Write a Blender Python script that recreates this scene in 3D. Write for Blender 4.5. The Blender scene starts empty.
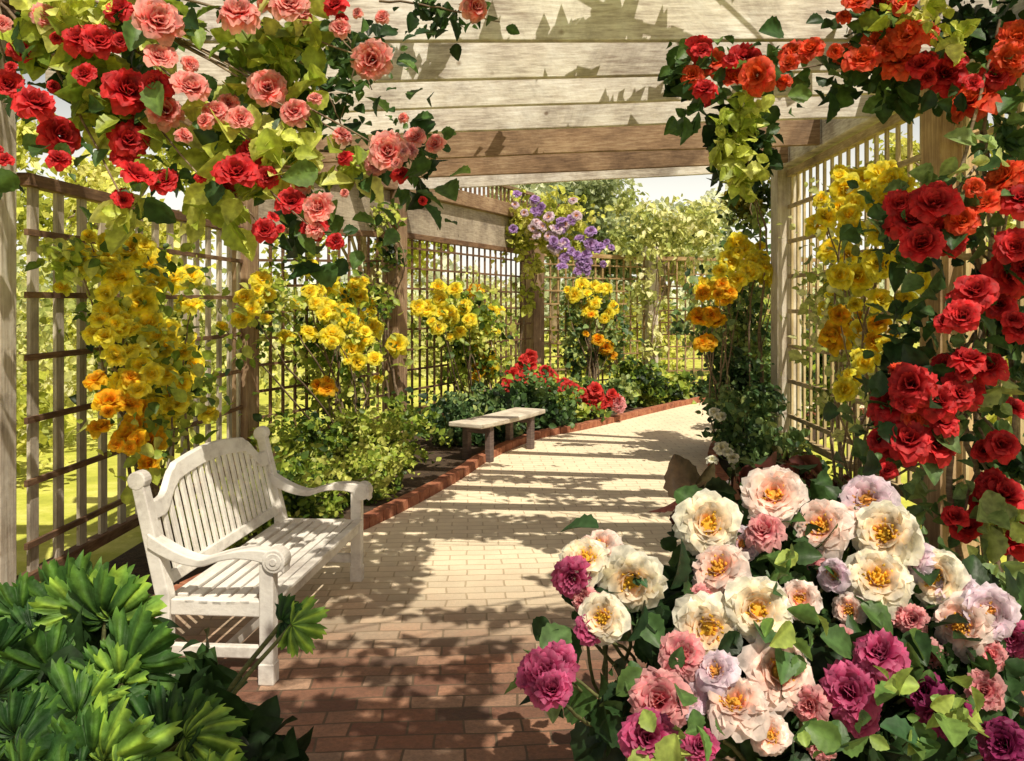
import bpy, bmesh, math, random
import numpy as np
from mathutils import Vector, Matrix
random.seed(7); rng = np.random.default_rng(7)
R = math.radians; PI = math.pi
scene = bpy.context.scene
COL = scene.collection
F, H, VX, VY = 850.0, 1.8, 530.0, 305.0           # focal length in pixels, eye height, vanishing point

def at(px, py, Y):                                 # a point at depth Y on the line of sight of a pixel
    return Vector(((px - VX) * Y / F, Y, H - (py - VY) * Y / F))

# ------------------------------------------------------------------ objects
def tag(o, label=None, cat=None, group=None, kind=None):
    if label: o['label'] = label
    if cat: o['category'] = cat
    if group: o['group'] = group
    if kind: o['kind'] = kind
    return o
def thing(name, label, cat, loc=(0, 0, 0), rz=0, group=None):
    o = bpy.data.objects.new(name, None); COL.objects.link(o)
    o.location = loc; o.rotation_euler = (0, 0, rz); o.empty_display_size = .1
    return tag(o, label, cat, group)
def link_mesh(name, me, mat, parent=None, world=True):
    o = bpy.data.objects.new(name, me); COL.objects.link(o)
    if mat and not me.materials: me.materials.append(mat)
    if parent:
        o.parent = parent
        if world:                                  # the mesh is written in world coordinates
            m = Matrix.Translation(parent.location) @ Matrix.Rotation(parent.rotation_euler.z, 4, 'Z')
            o.matrix_parent_inverse = m.inverted()
    return o
def obj(name, bm, mat, parent=None, world=False, smooth=False, bevel=0):
    me = bpy.data.meshes.new(name)
    bmesh.ops.recalc_face_normals(bm, faces=bm.faces)
    bm.to_mesh(me); bm.free()
    if smooth: me.shade_smooth()
    o = link_mesh(name, me, mat, parent, world)
    if bevel:
        b = o.modifiers.new('bevel', 'BEVEL'); b.width = bevel; b.segments = 2; b.limit_method = 'ANGLE'
    return o
def box(bm, c, s, rot=None):
    m = Matrix.Translation(c) @ (rot.to_4x4() if rot else Matrix.Identity(4)) @ Matrix.Diagonal((*s, 1))
    bmesh.ops.create_cube(bm, size=1, matrix=m)
def bar(bm, a, b, w, h, up=(0, 0, 1)):             # a beam from a to b; w is sideways, h is along up
    a = Vector(a); b = Vector(b); d = b - a; L = d.length; d.normalize()
    up = Vector(up); s = d.cross(up).normalized(); u = s.cross(d).normalized()
    m = Matrix((( *[d[0], s[0], u[0]],), (d[1], s[1], u[1]), (d[2], s[2], u[2])))
    box(bm, (a + b) / 2, (L, w, h), m)
def prism(bm, pts, a, b, axis):                    # outline pts (2-d) swept between a and b along axis
    def mk(p, t):
        if axis == 'x': return (t, p[0], p[1])
        if axis == 'y': return (p[0], t, p[1])
        return (p[0], p[1], t)
    va = [bm.verts.new(mk(p, a)) for p in pts]; vb = [bm.verts.new(mk(p, b)) for p in pts]
    n = len(pts); bm.faces.new(va); bm.faces.new(vb[::-1])
    for i in range(n): bm.faces.new((va[i], vb[i], vb[(i + 1) % n], va[(i + 1) % n]))
def strip(bm, top, bot, a, b, axis):               # a thick ribbon between two profiles (robust for concave outlines)
    for i in range(len(top) - 1):
        prism(bm, [bot[i], bot[i + 1], top[i + 1], top[i]], a, b, axis)
    bmesh.ops.remove_doubles(bm, verts=bm.verts, dist=1e-5)
    seen = {}
    for f in list(bm.faces):
        k = tuple(sorted(v.index for v in f.verts))
    bm.verts.index_update()
    for f in bm.faces: seen.setdefault(tuple(sorted(v.index for v in f.verts)), []).append(f)
    dead = [f for k in seen for f in seen[k] if len(seen[k]) > 1]
    if dead: bmesh.ops.delete(bm, geom=dead, context='FACES_ONLY')
def tube(bm, pts, r0, r1, n=6):
    pts = [Vector(p) for p in pts]; rings = []
    for i, p in enumerate(pts):
        d = (pts[min(i + 1, len(pts) - 1)] - pts[max(i - 1, 0)]).normalized()
        a = d.orthogonal().normalized() if i == 0 else (a - d * a.dot(d)).normalized()
        b = d.cross(a); r = r0 + (r1 - r0) * i / max(1, len(pts) - 1)
        rings.append([bm.verts.new(p + (a * math.cos(2 * PI * k / n) + b * math.sin(2 * PI * k / n)) * r) for k in range(n)])
    for i in range(len(rings) - 1):
        for k in range(n):
            bm.faces.new((rings[i][k], rings[i][(k + 1) % n], rings[i + 1][(k + 1) % n], rings[i + 1][k]))
def spline(ctrl, n=10, wob=0.0):                   # Catmull-Rom through control points, with a wander
    P = [Vector(c) for c in ctrl]; P = [P[0] * 2 - P[1]] + P + [P[-1] * 2 - P[-2]]; out = []
    for i in range(1, len(P) - 2):
        for k in range(n):
            t = k / n
            q = .5 * ((2 * P[i]) + (P[i + 1] - P[i - 1]) * t + (2 * P[i - 1] - 5 * P[i] + 4 * P[i + 1] - P[i + 2]) * t * t
                      + (3 * P[i] - 3 * P[i + 1] + P[i + 2] - P[i - 1]) * t ** 3)
            out.append(q + Vector([random.uniform(-wob, wob) for _ in range(3)]))
    out.append(P[-2]); return out

# ------------------------------------------------------------------ materials
def nodes(name):
    m = bpy.data.materials.new(name); m.use_nodes = True
    nt = m.node_tree; nt.nodes.clear(); return m, nt
def N(nt, t, **k):
    n = nt.nodes.new(t)
    for a, v in k.items():
        if a in ('inp',):
            for s, x in v.items(): n.inputs[s].default_value = x
        else: setattr(n, a, v)
    return n
def ramp(nt, stops):
    r = nt.nodes.new('ShaderNodeValToRGB'); e = r.color_ramp.elements
    e[0].position, e[0].color = stops[0][0], (*stops[0][1], 1)
    e[1].position, e[1].color = stops[-1][0], (*stops[-1][1], 1)
    for p, c in stops[1:-1]:
        x = e.new(p); x.color = (*c, 1)
    return r
def wood(name, dark, mid, light, rough=.8, grain=(6, 6, 60), stain=1.0):
    m, nt = nodes(name); L = nt.links.new
    out = N(nt, 'ShaderNodeOutputMaterial'); b = N(nt, 'ShaderNodeBsdfPrincipled', inp={'Roughness': rough})
    g = N(nt, 'ShaderNodeNewGeometry'); o = N(nt, 'ShaderNodeTexCoord')
    big = N(nt, 'ShaderNodeTexNoise', inp={'Scale': 2.3, 'Detail': 7.0, 'Roughness': .65})
    L(g.outputs['Position'], big.inputs['Vector'])
    mp = N(nt, 'ShaderNodeMapping'); mp.inputs['Scale'].default_value = grain; L(g.outputs['Position'], mp.inputs['Vector'])
    gr = N(nt, 'ShaderNodeTexNoise', inp={'Scale': 1.0, 'Detail': 5.0, 'Roughness': .7}); L(mp.outputs[0], gr.inputs['Vector'])
    fine = N(nt, 'ShaderNodeTexNoise', inp={'Scale': 35.0, 'Detail': 4.0}); L(g.outputs['Position'], fine.inputs['Vector'])
    a = N(nt, 'ShaderNodeMath', operation='MULTIPLY_ADD'); a.inputs[1].default_value = .5
    L(gr.outputs[0], a.inputs[0]); 
    a2 = N(nt, 'ShaderNodeMath', operation='MULTIPLY'); a2.inputs[1].default_value = .5; L(big.outputs[0], a2.inputs[0]); L(a2.outputs[0], a.inputs[2])
    r = ramp(nt, [(.36, dark), (.5, mid), (.62, light)]); L(a.outputs[0], r.inputs[0])
    bp = N(nt, 'ShaderNodeBump', inp={'Strength': .35, 'Distance': .006})
    ad = N(nt, 'ShaderNodeMath', operation='ADD'); L(gr.outputs[0], ad.inputs[0]); L(fine.outputs[0], ad.inputs[1]); L(ad.outputs[0], bp.inputs['Height'])
    st = N(nt, 'ShaderNodeTexNoise', inp={'Scale': 1.1, 'Detail': 10.0, 'Roughness': .72, 'Distortion': .6}); L(g.outputs['Position'], st.inputs['Vector'])
    sr = ramp(nt, [(.34, (.60, .57, .56)), (.48, (1.0, .99, .97)), (.62, (1.12, 1.10, 1.06))]); L(st.outputs[0], sr.inputs[0])
    kn = N(nt, 'ShaderNodeTexVoronoi', inp={'Scale': 3.1}); L(g.outputs['Position'], kn.inputs['Vector'])
    kr = ramp(nt, [(.03, (.45, .38, .32)), (.075, (1, 1, 1))]); L(kn.outputs['Distance'], kr.inputs[0])
    ma = N(nt, 'ShaderNodeMix', data_type='RGBA', blend_type='MULTIPLY'); ma.inputs[0].default_value = stain; L(r.outputs[0], ma.inputs[6]); L(sr.outputs[0], ma.inputs[7])
    mb = N(nt, 'ShaderNodeMix', data_type='RGBA', blend_type='MULTIPLY'); mb.inputs[0].default_value = stain; L(ma.outputs[2], mb.inputs[6]); L(kr.outputs[0], mb.inputs[7])
    L(mb.outputs[2], b.inputs['Base Color']); L(bp.outputs[0], b.inputs['Normal']); L(b.outputs[0], out.inputs[0])
    return m
def leafmat(name, trans=.35, gloss=.5, vein=True, bump=0.0):
    m, nt = nodes(name); L = nt.links.new
    out = N(nt, 'ShaderNodeOutputMaterial')
    at_ = N(nt, 'ShaderNodeAttribute', attribute_name='tint')
    b = N(nt, 'ShaderNodeBsdfPrincipled', inp={'Roughness': gloss, 'Specular IOR Level': .35})
    t = N(nt, 'ShaderNodeBsdfTranslucent'); mx = N(nt, 'ShaderNodeMixShader', inp={0: trans})
    g = N(nt, 'ShaderNodeNewGeometry')
    nz = N(nt, 'ShaderNodeTexNoise', inp={'Scale': 28.0, 'Detail': 3.0}); L(g.outputs['Position'], nz.inputs['Vector'])
    rr = ramp(nt, [(.3, (.62, .62, .62)), (.7, (1.25, 1.25, 1.25))]); L(nz.outputs[0], rr.inputs[0])
    mul = N(nt, 'ShaderNodeMix', data_type='RGBA', blend_type='MULTIPLY'); mul.inputs[0].default_value = 1
    L(at_.outputs['Color'], mul.inputs[6]); L(rr.outputs[0], mul.inputs[7])
    L(mul.outputs[2], b.inputs['Base Color']); L(mul.outputs[2], t.inputs['Color'])
    if bump:
        bp = N(nt, 'ShaderNodeBump', inp={'Strength': bump, 'Distance': .01}); L(nz.outputs[0], bp.inputs['Height']); L(bp.outputs[0], b.inputs['Normal'])
    L(b.outputs[0], mx.inputs[1]); L(t.outputs[0], mx.inputs[2]); L(mx.outputs[0], out.inputs[0])
    return m
def noisy(name, stops, scale, rough=.9, bump=.5, dist=.02):
    m, nt = nodes(name); L = nt.links.new
    out = N(nt, 'ShaderNodeOutputMaterial'); b = N(nt, 'ShaderNodeBsdfPrincipled', inp={'Roughness': rough})
    g = N(nt, 'ShaderNodeNewGeometry'); n1 = N(nt, 'ShaderNodeTexNoise', inp={'Scale': scale, 'Detail': 8.0, 'Roughness': .7})
    L(g.outputs['Position'], n1.inputs['Vector']); r = ramp(nt, stops); L(n1.outputs[0], r.inputs[0])
    bp = N(nt, 'ShaderNodeBump', inp={'Strength': bump, 'Distance': dist}); L(n1.outputs[0], bp.inputs['Height'])
    L(r.outputs[0], b.inputs['Base Color']); L(bp.outputs[0], b.inputs['Normal']); L(b.outputs[0], out.inputs[0])
    return m
def brickmat():
    m, nt = nodes('brick_paving'); L = nt.links.new
    out = N(nt, 'ShaderNodeOutputMaterial'); b = N(nt, 'ShaderNodeBsdfPrincipled')
    g = N(nt, 'ShaderNodeNewGeometry')
    wob = N(nt, 'ShaderNodeTexNoise', inp={'Scale': 2.5, 'Detail': 2.0}); L(g.outputs['Position'], wob.inputs['Vector'])
    vm = N(nt, 'ShaderNodeVectorMath', operation='MULTIPLY_ADD'); vm.inputs[1].default_value = (.05, .05, 0); L(wob.outputs['Color'], vm.inputs[0]); L(g.outputs['Position'], vm.inputs[2])
    mp = N(nt, 'ShaderNodeMapping'); mp.inputs['Rotation'].default_value = (0, 0, R(-4)); L(vm.outputs[0], mp.inputs['Vector'])
    br = N(nt, 'ShaderNodeTexBrick', offset=.5, inp={'Scale': 1.0, 'Mortar Size': .006, 'Mortar Smooth': .3, 'Bias': 0.0, 'Brick Width': .24, 'Row Height': .115,
        'Color1': (.0, .0, .0, 1), 'Color2': (1, 1, 1, 1), 'Mortar': (.5, .5, .5, 1)})
    L(mp.outputs[0], br.inputs['Vector'])
    big = N(nt, 'ShaderNodeTexNoise', inp={'Scale': 1.1, 'Detail': 9.0, 'Roughness': .75}); L(g.outputs['Position'], big.inputs['Vector'])
    fi = N(nt, 'ShaderNodeTexNoise', inp={'Scale': 45.0, 'Detail': 5.0, 'Roughness': .7}); L(g.outputs['Position'], fi.inputs['Vector'])
    r = ramp(nt, [(0, (.07, .026, .018)), (.25, (.14, .052, .032)), (.5, (.20, .085, .05)), (.72, (.27, .14, .09)), (.9, (.36, .23, .16)), (1, (.14, .09, .07))])
    L(br.outputs['Color'], r.inputs[0])
    r2 = ramp(nt, [(.3, (.55, .5, .48)), (.5, (1, .95, .9)), (.7, (1.5, 1.35, 1.15))]); L(big.outputs[0], r2.inputs[0])
    m1 = N(nt, 'ShaderNodeMix', data_type='RGBA', blend_type='MULTIPLY'); m1.inputs[0].default_value = 1; L(r.outputs[0], m1.inputs[6]); L(r2.outputs[0], m1.inputs[7])
    r3 = ramp(nt, [(.25, (.6, .6, .6)), (.75, (1.35, 1.35, 1.35))]); L(fi.outputs[0], r3.inputs[0])
    m2 = N(nt, 'ShaderNodeMix', data_type='RGBA', blend_type='MULTIPLY'); m2.inputs[0].default_value = 1; L(m1.outputs[2], m2.inputs[6]); L(r3.outputs[0], m2.inputs[7])
    m3 = N(nt, 'ShaderNodeMix', data_type='RGBA'); L(br.outputs['Fac'], m3.inputs[0]); L(m2.outputs[2], m3.inputs[6]); m3.inputs[7].default_value = (.13, .085, .055, 1)
    # pale cream further along: sunlit brightness of the path put into the brick colour
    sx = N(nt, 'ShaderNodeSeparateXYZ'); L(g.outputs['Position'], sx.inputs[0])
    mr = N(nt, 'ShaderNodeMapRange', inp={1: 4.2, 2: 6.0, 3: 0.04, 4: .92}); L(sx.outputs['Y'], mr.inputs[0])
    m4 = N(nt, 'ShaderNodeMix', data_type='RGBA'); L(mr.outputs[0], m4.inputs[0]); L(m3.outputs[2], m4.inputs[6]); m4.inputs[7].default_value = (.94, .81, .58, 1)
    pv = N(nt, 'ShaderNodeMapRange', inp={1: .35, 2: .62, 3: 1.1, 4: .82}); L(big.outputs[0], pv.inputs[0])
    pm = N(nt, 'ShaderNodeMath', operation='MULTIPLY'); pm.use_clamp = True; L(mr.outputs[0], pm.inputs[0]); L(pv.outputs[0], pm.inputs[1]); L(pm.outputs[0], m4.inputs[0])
    jr = ramp(nt, [(0, (1, 1, 1)), (1, (.74, .68, .62))]); L(br.outputs['Fac'], jr.inputs[0])
    m5 = N(nt, 'ShaderNodeMix', data_type='RGBA', blend_type='MULTIPLY'); m5.inputs[0].default_value = 1; L(m4.outputs[2], m5.inputs[6]); L(jr.outputs[0], m5.inputs[7])
    hh = N(nt, 'ShaderNodeMath', operation='MULTIPLY_ADD'); hh.inputs[1].default_value = -1.2; L(br.outputs['Fac'], hh.inputs[0]); L(fi.outputs[0], hh.inputs[2])
    bp = N(nt, 'ShaderNodeBump', inp={'Strength': .7, 'Distance': .008}); L(hh.outputs[0], bp.inputs['Height'])
    rg = N(nt, 'ShaderNodeMapRange', inp={1: .3, 2: .7, 3: .55, 4: .9}); L(big.outputs[0], rg.inputs[0]); L(rg.outputs[0], b.inputs['Roughness'])
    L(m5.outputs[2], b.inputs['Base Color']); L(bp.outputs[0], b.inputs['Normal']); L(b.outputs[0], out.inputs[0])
    return m
W_BEAM = wood('weathered_beam', (.34, .28, .24), (.66, .61, .55), (.87, .85, .81))
V_ = (45, 45, 3)
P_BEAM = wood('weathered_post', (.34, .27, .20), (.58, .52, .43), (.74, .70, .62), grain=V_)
P_SHADE = wood('shaded_brown_post', (.12, .07, .04), (.27, .17, .10), (.42, .30, .19), grain=V_)  # upright grain version of the shaded timber
P_TAN = wood('tan_post', (.22, .13, .07), (.42, .28, .15), (.60, .44, .26), grain=V_)
P_GREY = wood('grey_upright_wood', (.24, .20, .15), (.46, .40, .32), (.64, .58, .48), grain=V_)
P_SLAT = wood('tan_upright_wood', (.24, .17, .08), (.46, .36, .19), (.68, .56, .34), grain=V_)
W_SHADE = wood('shaded_brown_wood', (.12, .07, .04), (.27, .17, .10), (.42, .30, .19))  # dark copy of the beam timber, shade put into its brown
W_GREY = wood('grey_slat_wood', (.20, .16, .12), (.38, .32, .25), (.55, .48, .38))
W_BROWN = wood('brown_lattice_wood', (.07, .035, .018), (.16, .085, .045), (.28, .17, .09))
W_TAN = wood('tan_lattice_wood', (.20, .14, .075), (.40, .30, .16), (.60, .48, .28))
W_WHITE = wood('white_painted_wood', (.50, .46, .42), (.74, .71, .66), (.82, .80, .75), rough=.55, grain=(7, 7, 12), stain=.7)
W_SEAT = wood('bleached_bench_wood', (.36, .30, .24), (.58, .52, .43), (.7, .65, .56))
W_LEG = wood('dark_bench_leg_wood', (.07, .05, .045), (.14, .10, .09), (.24, .18, .15))
BARK = wood('bark', (.08, .05, .03), (.20, .14, .09), (.34, .27, .18))
STEM = wood('green_stem', (.06, .07, .02), (.14, .15, .05), (.26, .24, .10))
BRICK = brickmat()
KERB = noisy('red_edging_brick', [(.3, (.16, .05, .03)), (.5, (.34, .12, .06)), (.7, (.48, .22, .12))], 9, .85, .6, .01)
SOIL = noisy('dark_soil', [(.3, (.03, .018, .01)), (.6, (.09, .055, .03)), (.8, (.16, .10, .055))], 14, .95, .9, .04)
LAWN = noisy('sunlit_lawn', [(.3, (.30, .33, .04)), (.5, (.50, .52, .07)), (.7, (.78, .74, .22))], 1.3, .95, .6, .05)
LEAF = leafmat('leaf', .38, .45, bump=.3)
LEAFBIG = leafmat('large_leaf', .30, .58, bump=.6)
PETAL = leafmat('petal', .45, .6)
PETAL_THIN = leafmat('thin_petal', .58, .7)

# ------------------------------------------------------------------ leaves
def tmpl_leaf(detail):
    if detail == 0: return np.array([(0, 0, 0), (.32, .45, .08), (0, 1, 0), (-.32, .45, .08)]), [(0, 1, 2), (0, 2, 3)]
    ys = [0, .18, .45, .75, 1.0]; ws = [0, .26, .36, .22, 0]; v = [(0, 0, 0)]
    for y, w in list(zip(ys, ws))[1:4]:
        v += [(-w, y, .10 * w / .3 - .10 * y * y), (0, y, -.10 * y * y), (w, y, .10 * w / .3 - .10 * y * y)]
    v.append((0, 1, -.16)); f = [(0, 2, 1), (0, 3, 2)]
    for k in (1, 4): f += [(k, k + 1, k + 4, k + 3), (k + 1, k + 2, k + 5, k + 4)]
    f += [(7, 8, 10), (8, 9, 10)]
    return np.array(v), f
def tmpl_big():
    rows, us = 11, (-1, -.5, 0, .5, 1); v = []; c = []
    for j in range(rows):
        t = j / (rows - 1); w = .37 * math.sin(PI * min(1, t * .97 + .015) ** .82) ** .85
        for u in us:
            ser = (1 + (.07 if j % 2 else -.05)) if abs(u) == 1 else 1
            v.append((u * w * ser, t + abs(u) * w * .22 * (1 - t), abs(u) * w * .42 - .26 * t * t + .022 * math.sin(j * PI * .9) * abs(u)))
            c.append(1.35 if u == 0 else (1.0 + .16 * (j % 2)) * (.92 if abs(u) == .5 else 1.04))
    f = [(j * 5 + i, j * 5 + i + 1, j * 5 + i + 6, j * 5 + i + 5) for j in range(rows - 1) for i in range(4)]
    return np.array(v), f, np.array(c)
T0, T1 = tmpl_leaf(0), tmpl_leaf(1)
T2V, T2F, T2C = tmpl_big()
def mesh_np(name, V, faces_per, nl, nv, C=None):
    me = bpy.data.meshes.new(name)
    ls = [len(f) for f in faces_per]; flat = np.array([i for f in faces_per for i in f])
    loops = (flat[None, :] + (np.arange(nl) * nv)[:, None]).ravel()
    tot = np.tile(ls, nl); st = np.concatenate([[0], np.cumsum(tot)[:-1]])
    me.vertices.add(len(V)); me.vertices.foreach_set('co', V.astype(np.float32).ravel())
    me.loops.add(len(loops)); me.loops.foreach_set('vertex_index', loops.astype(np.int32))
    me.polygons.add(len(tot)); me.polygons.foreach_set('loop_start', st.astype(np.int32)); me.polygons.foreach_set('loop_total', tot.astype(np.int32))
    me.update(calc_edges=True)
    if C is not None:
        a = me.color_attributes.new('tint', 'FLOAT_COLOR', 'POINT'); a.data.foreach_set('color', C.astype(np.float32).ravel())
    return me
def unit(a): return a / np.maximum(1e-9, np.linalg.norm(a, axis=1, keepdims=True))
def leaves(name, pts, size, pal, parent, detail=0, clump=1.6, up=.55, hang=.25, mat=None, bias=0.0, toward=None, jit=.35):
    P = np.asarray(pts, float); n = len(P)
    nz = rng.normal(size=(n, 3)); nrm = unit(nz * .8 + np.array([.2, -.55, up]) + (toward if toward is not None else 0))
    t = rng.normal(size=(n, 3)) + np.array([0, 0, -hang * 2]); t = unit(t - nrm * (t * nrm).sum(1, keepdims=True)); b = np.cross(t, nrm)
    s = size * np.exp(rng.normal(scale=jit, size=n)); s = np.clip(s, size * .45, size * 1.8)
    tv, tf = (T2V, T2F) if detail == 2 else (T1 if detail else T0)
    V = P[:, None, :] + s[:, None, None] * (tv[None, :, 0:1] * b[:, None] + tv[None, :, 1:2] * t[:, None] + tv[None, :, 2:3] * nrm[:, None])
    # colour: clumps of light and dark, one value for each leaf
    q = P * clump * 2.2
    k = .5 + .22 * (np.sin(q[:, 0] * 1.7 + q[:, 2] * 2.3 + 1) + np.sin(q[:, 1] * 2.1 - q[:, 2] * 1.3) * .8 + np.sin(q[:, 0] * 4.1 + q[:, 1] * 3.3 + q[:, 2] * 3.7) * .6)
    k = np.clip(k + rng.normal(scale=.2, size=n) + bias, 0, .9999)
    pal = np.array(pal); x = k * (len(pal) - 1); i = x.astype(int); fr = (x - i)[:, None]
    c = pal[i] * (1 - fr) + pal[np.minimum(i + 1, len(pal) - 1)] * fr
    c = c * np.exp(rng.normal(scale=.14, size=(n, 1)))
    C = np.repeat(c[:, None, :], len(tv), 1)
    if detail == 2: C = C * T2C[None, :, None]
    elif detail: C = C * np.where(np.abs(tv[None, :, 0:1]) < .01, 1.18, .92)
    C = np.concatenate([C, np.ones((n, len(tv), 1))], 2)
    me = mesh_np(name, V.reshape(-1, 3), tf, n, len(tv), C.reshape(-1, 4))
    if detail: me.shade_smooth()
    return link_mesh(name, me, mat or LEAF, parent)
def blob(px, py, rx, ry, Y, dY, n, shell=.5):     # n points in an uneven ellipsoid; clustered as twigs
    c = at(px, py, Y); sx, sz = rx * Y / F, ry * Y / F
    nc = max(3, n // 14); d = unit(rng.normal(size=(nc, 3))); r = rng.random((nc, 1)) ** shell
    tw = d * r * np.array([sx, dY, sz]) * (1 + .18 * rng.normal(size=(nc, 1)))
    idx = rng.integers(0, nc, n); sp = min(sx, sz) * .22 + .03
    return np.array(c) + tw[idx] + np.clip(rng.normal(size=(n, 3)), -1.4, 1.4) * sp * np.array([1, .7, 1])
def blob3(c, rad, n, shell=.45):
    nc = max(3, n // 14); d = unit(rng.normal(size=(nc, 3))); r = rng.random((nc, 1)) ** shell
    tw = d * r * np.array(rad) * (1 + .15 * rng.normal(size=(nc, 1)))
    return np.array(c) + tw[rng.integers(0, nc, n)] + rng.normal(size=(n, 3)) * min(rad) * .13
LT = [(.02, .045, .012), (.07, .13, .02), (.20, .30, .035), (.42, .50, .07), (.58, .60, .14)]      # dark to yellow green
DK = [(.016, .034, .012), (.03, .07, .02), (.07, .14, .035), (.15, .25, .06)]
BL = [(.02, .045, .018), (.05, .11, .035), (.12, .21, .07), (.24, .34, .12), (.42, .50, .16)]
YG = [(.26, .30, .04), (.48, .52, .07), (.68, .68, .13), (.82, .78, .26)]
PALE = [(.30, .36, .10), (.52, .56, .17), (.72, .72, .28), (.86, .84, .50)]

# ------------------------------------------------------------------ blooms
def bloom_mesh(name, layers, inner, outer, edge, stamen=None, seed=1, g=5, ruffle=.06, dark=.6):
    r = random.Random(seed); op = .8 + .4 * r.random(); V = []; Fc = []; C = []
    def add(verts, faces, cols):
        o = len(V); V.extend(verts); Fc.extend([tuple(o + i for i in f) for f in faces]); C.extend(cols)
    nl = len(layers)
    for li, (n, rb, tilt, ln, wd) in enumerate(layers):
        ph0 = r.random() * 6
        for k in range(n):
            ph = ph0 + 2 * PI * (k + r.uniform(-.22, .22)) / n
            tl = R(min(104, tilt * op) + r.uniform(-13, 13)); L = ln * r.uniform(.85, 1.12); W = wd * r.uniform(.85, 1.15)
            hue = r.uniform(.78, 1.15); f = li / max(1, nl - 1); vs = []; cs = []; rp = r.random() * 6
            for j in range(g):
                v = j / (g - 1); a = tl * (.35 + .75 * v)
                rad = rb + L * (math.sin(tl) * v * .95 + .06 * math.sin(a)); z = L * math.cos(a) * v
                for i in range(g):
                    u = i / (g - 1) * 2 - 1
                    w = W * (math.sin(PI * (.13 + .60 * v)) ** .8) * (1 - .22 * max(0, v - .8) / .2) * u
                    notch = 1 - (.11 if wd > .11 else .18) * u * u * v + .05 * math.sin(u * 7 + rp) * v
                    rr = rb + (rad - rb) * notch; zz = z * notch + .16 * L * u * u * v * (1 - .2 * f) + ruffle * math.sin(u * 5 + rp) * v * L * 1.6
                    vs.append((rr * math.cos(ph) - w * math.sin(ph), rr * math.sin(ph) + w * math.cos(ph), zz))
                    base = [inner[q] * (1 - f) + outer[q] * f for q in range(3)]
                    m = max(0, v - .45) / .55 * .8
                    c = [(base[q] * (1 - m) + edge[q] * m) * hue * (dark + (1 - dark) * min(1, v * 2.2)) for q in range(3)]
                    cs.append((*c, 1))
            fs = [(j * g + i, j * g + i + 1, (j + 1) * g + i + 1, (j + 1) * g + i) for j in range(g - 1) for i in range(g - 1)]
            add(vs, fs, cs)
    if stamen:
        for ly, (rad_, zz_) in enumerate(((.15, .035), (.10, .06))):
            add([(rad_ * math.cos(q * PI / 6), rad_ * math.sin(q * PI / 6), zz_) for q in range(12)] + [(0, 0, zz_ + .03)], [(q, (q + 1) % 12, 12) for q in range(12)], [tuple(x * (.75 + .2 * ly) for x in stamen) + (1,)] * 13)
        for k in range(46):
            a = r.random() * 6.28; q = r.random() ** .5 * .16; d = Vector((math.cos(a) * q, math.sin(a) * q, 0))
            tip = d * 1.5 + Vector((0, 0, .10 + r.random() * .06)); s = .017
            o = [d + Vector((s, 0, .02)), d + Vector((-s, s, .02)), d + Vector((-s, -s, .02)), tip + Vector((s * 1.4, 0, 0)), tip + Vector((-s, s * 1.4, 0)), tip + Vector((-s, -s * 1.4, 0)), tip + Vector((0, 0, s))]
            h = r.uniform(.7, 1.2)
            add([tuple(x) for x in o], [(0, 1, 4, 3), (1, 2, 5, 4), (2, 0, 3, 5), (3, 4, 6), (4, 5, 6), (5, 3, 6)], [tuple(x * h for x in stamen) + (1,)] * 7)
    me = bpy.data.meshes.new(name); me.from_pydata(V, [], Fc)
    a = me.color_attributes.new('tint', 'FLOAT_COLOR', 'POINT'); a.data.foreach_set('color', np.array(C, np.float32).ravel())
    me.materials.append(PETAL_THIN if name in ('yellow_bloom', 'amber_bloom') else PETAL); me.shade_smooth(); return me
ROSE = [(5, .01, 14, .24, .13), (6, .03, 32, .30, .16), (7, .04, 50, .37, .19), (8, .05, 68, .43, .22), (8, .05, 84, .49, .24)]
PEON = [(7, .07, 30, .20, .13), (8, .06, 46, .30, .18), (9, .06, 62, .38, .22), (10, .05, 76, .45, .25), (10, .05, 90, .50, .27)]
POM = [(7, .0, 12, .27, .12), (9, .03, 32, .34, .15), (10, .05, 52, .40, .18), (11, .06, 72, .45, .20), (11, .05, 92, .48, .20)]
YEL = [(5, .02, 26, .24, .15), (6, .03, 50, .36, .20), (7, .04, 72, .47, .24), (7, .04, 92, .50, .24)]
def variants(nm, lay, inner, outer, edge, st=None, n=5, **k): return [bloom_mesh(nm, lay, inner, outer, edge, st, seed=i * 17 + 3, **k) for i in range(n)]
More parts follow.
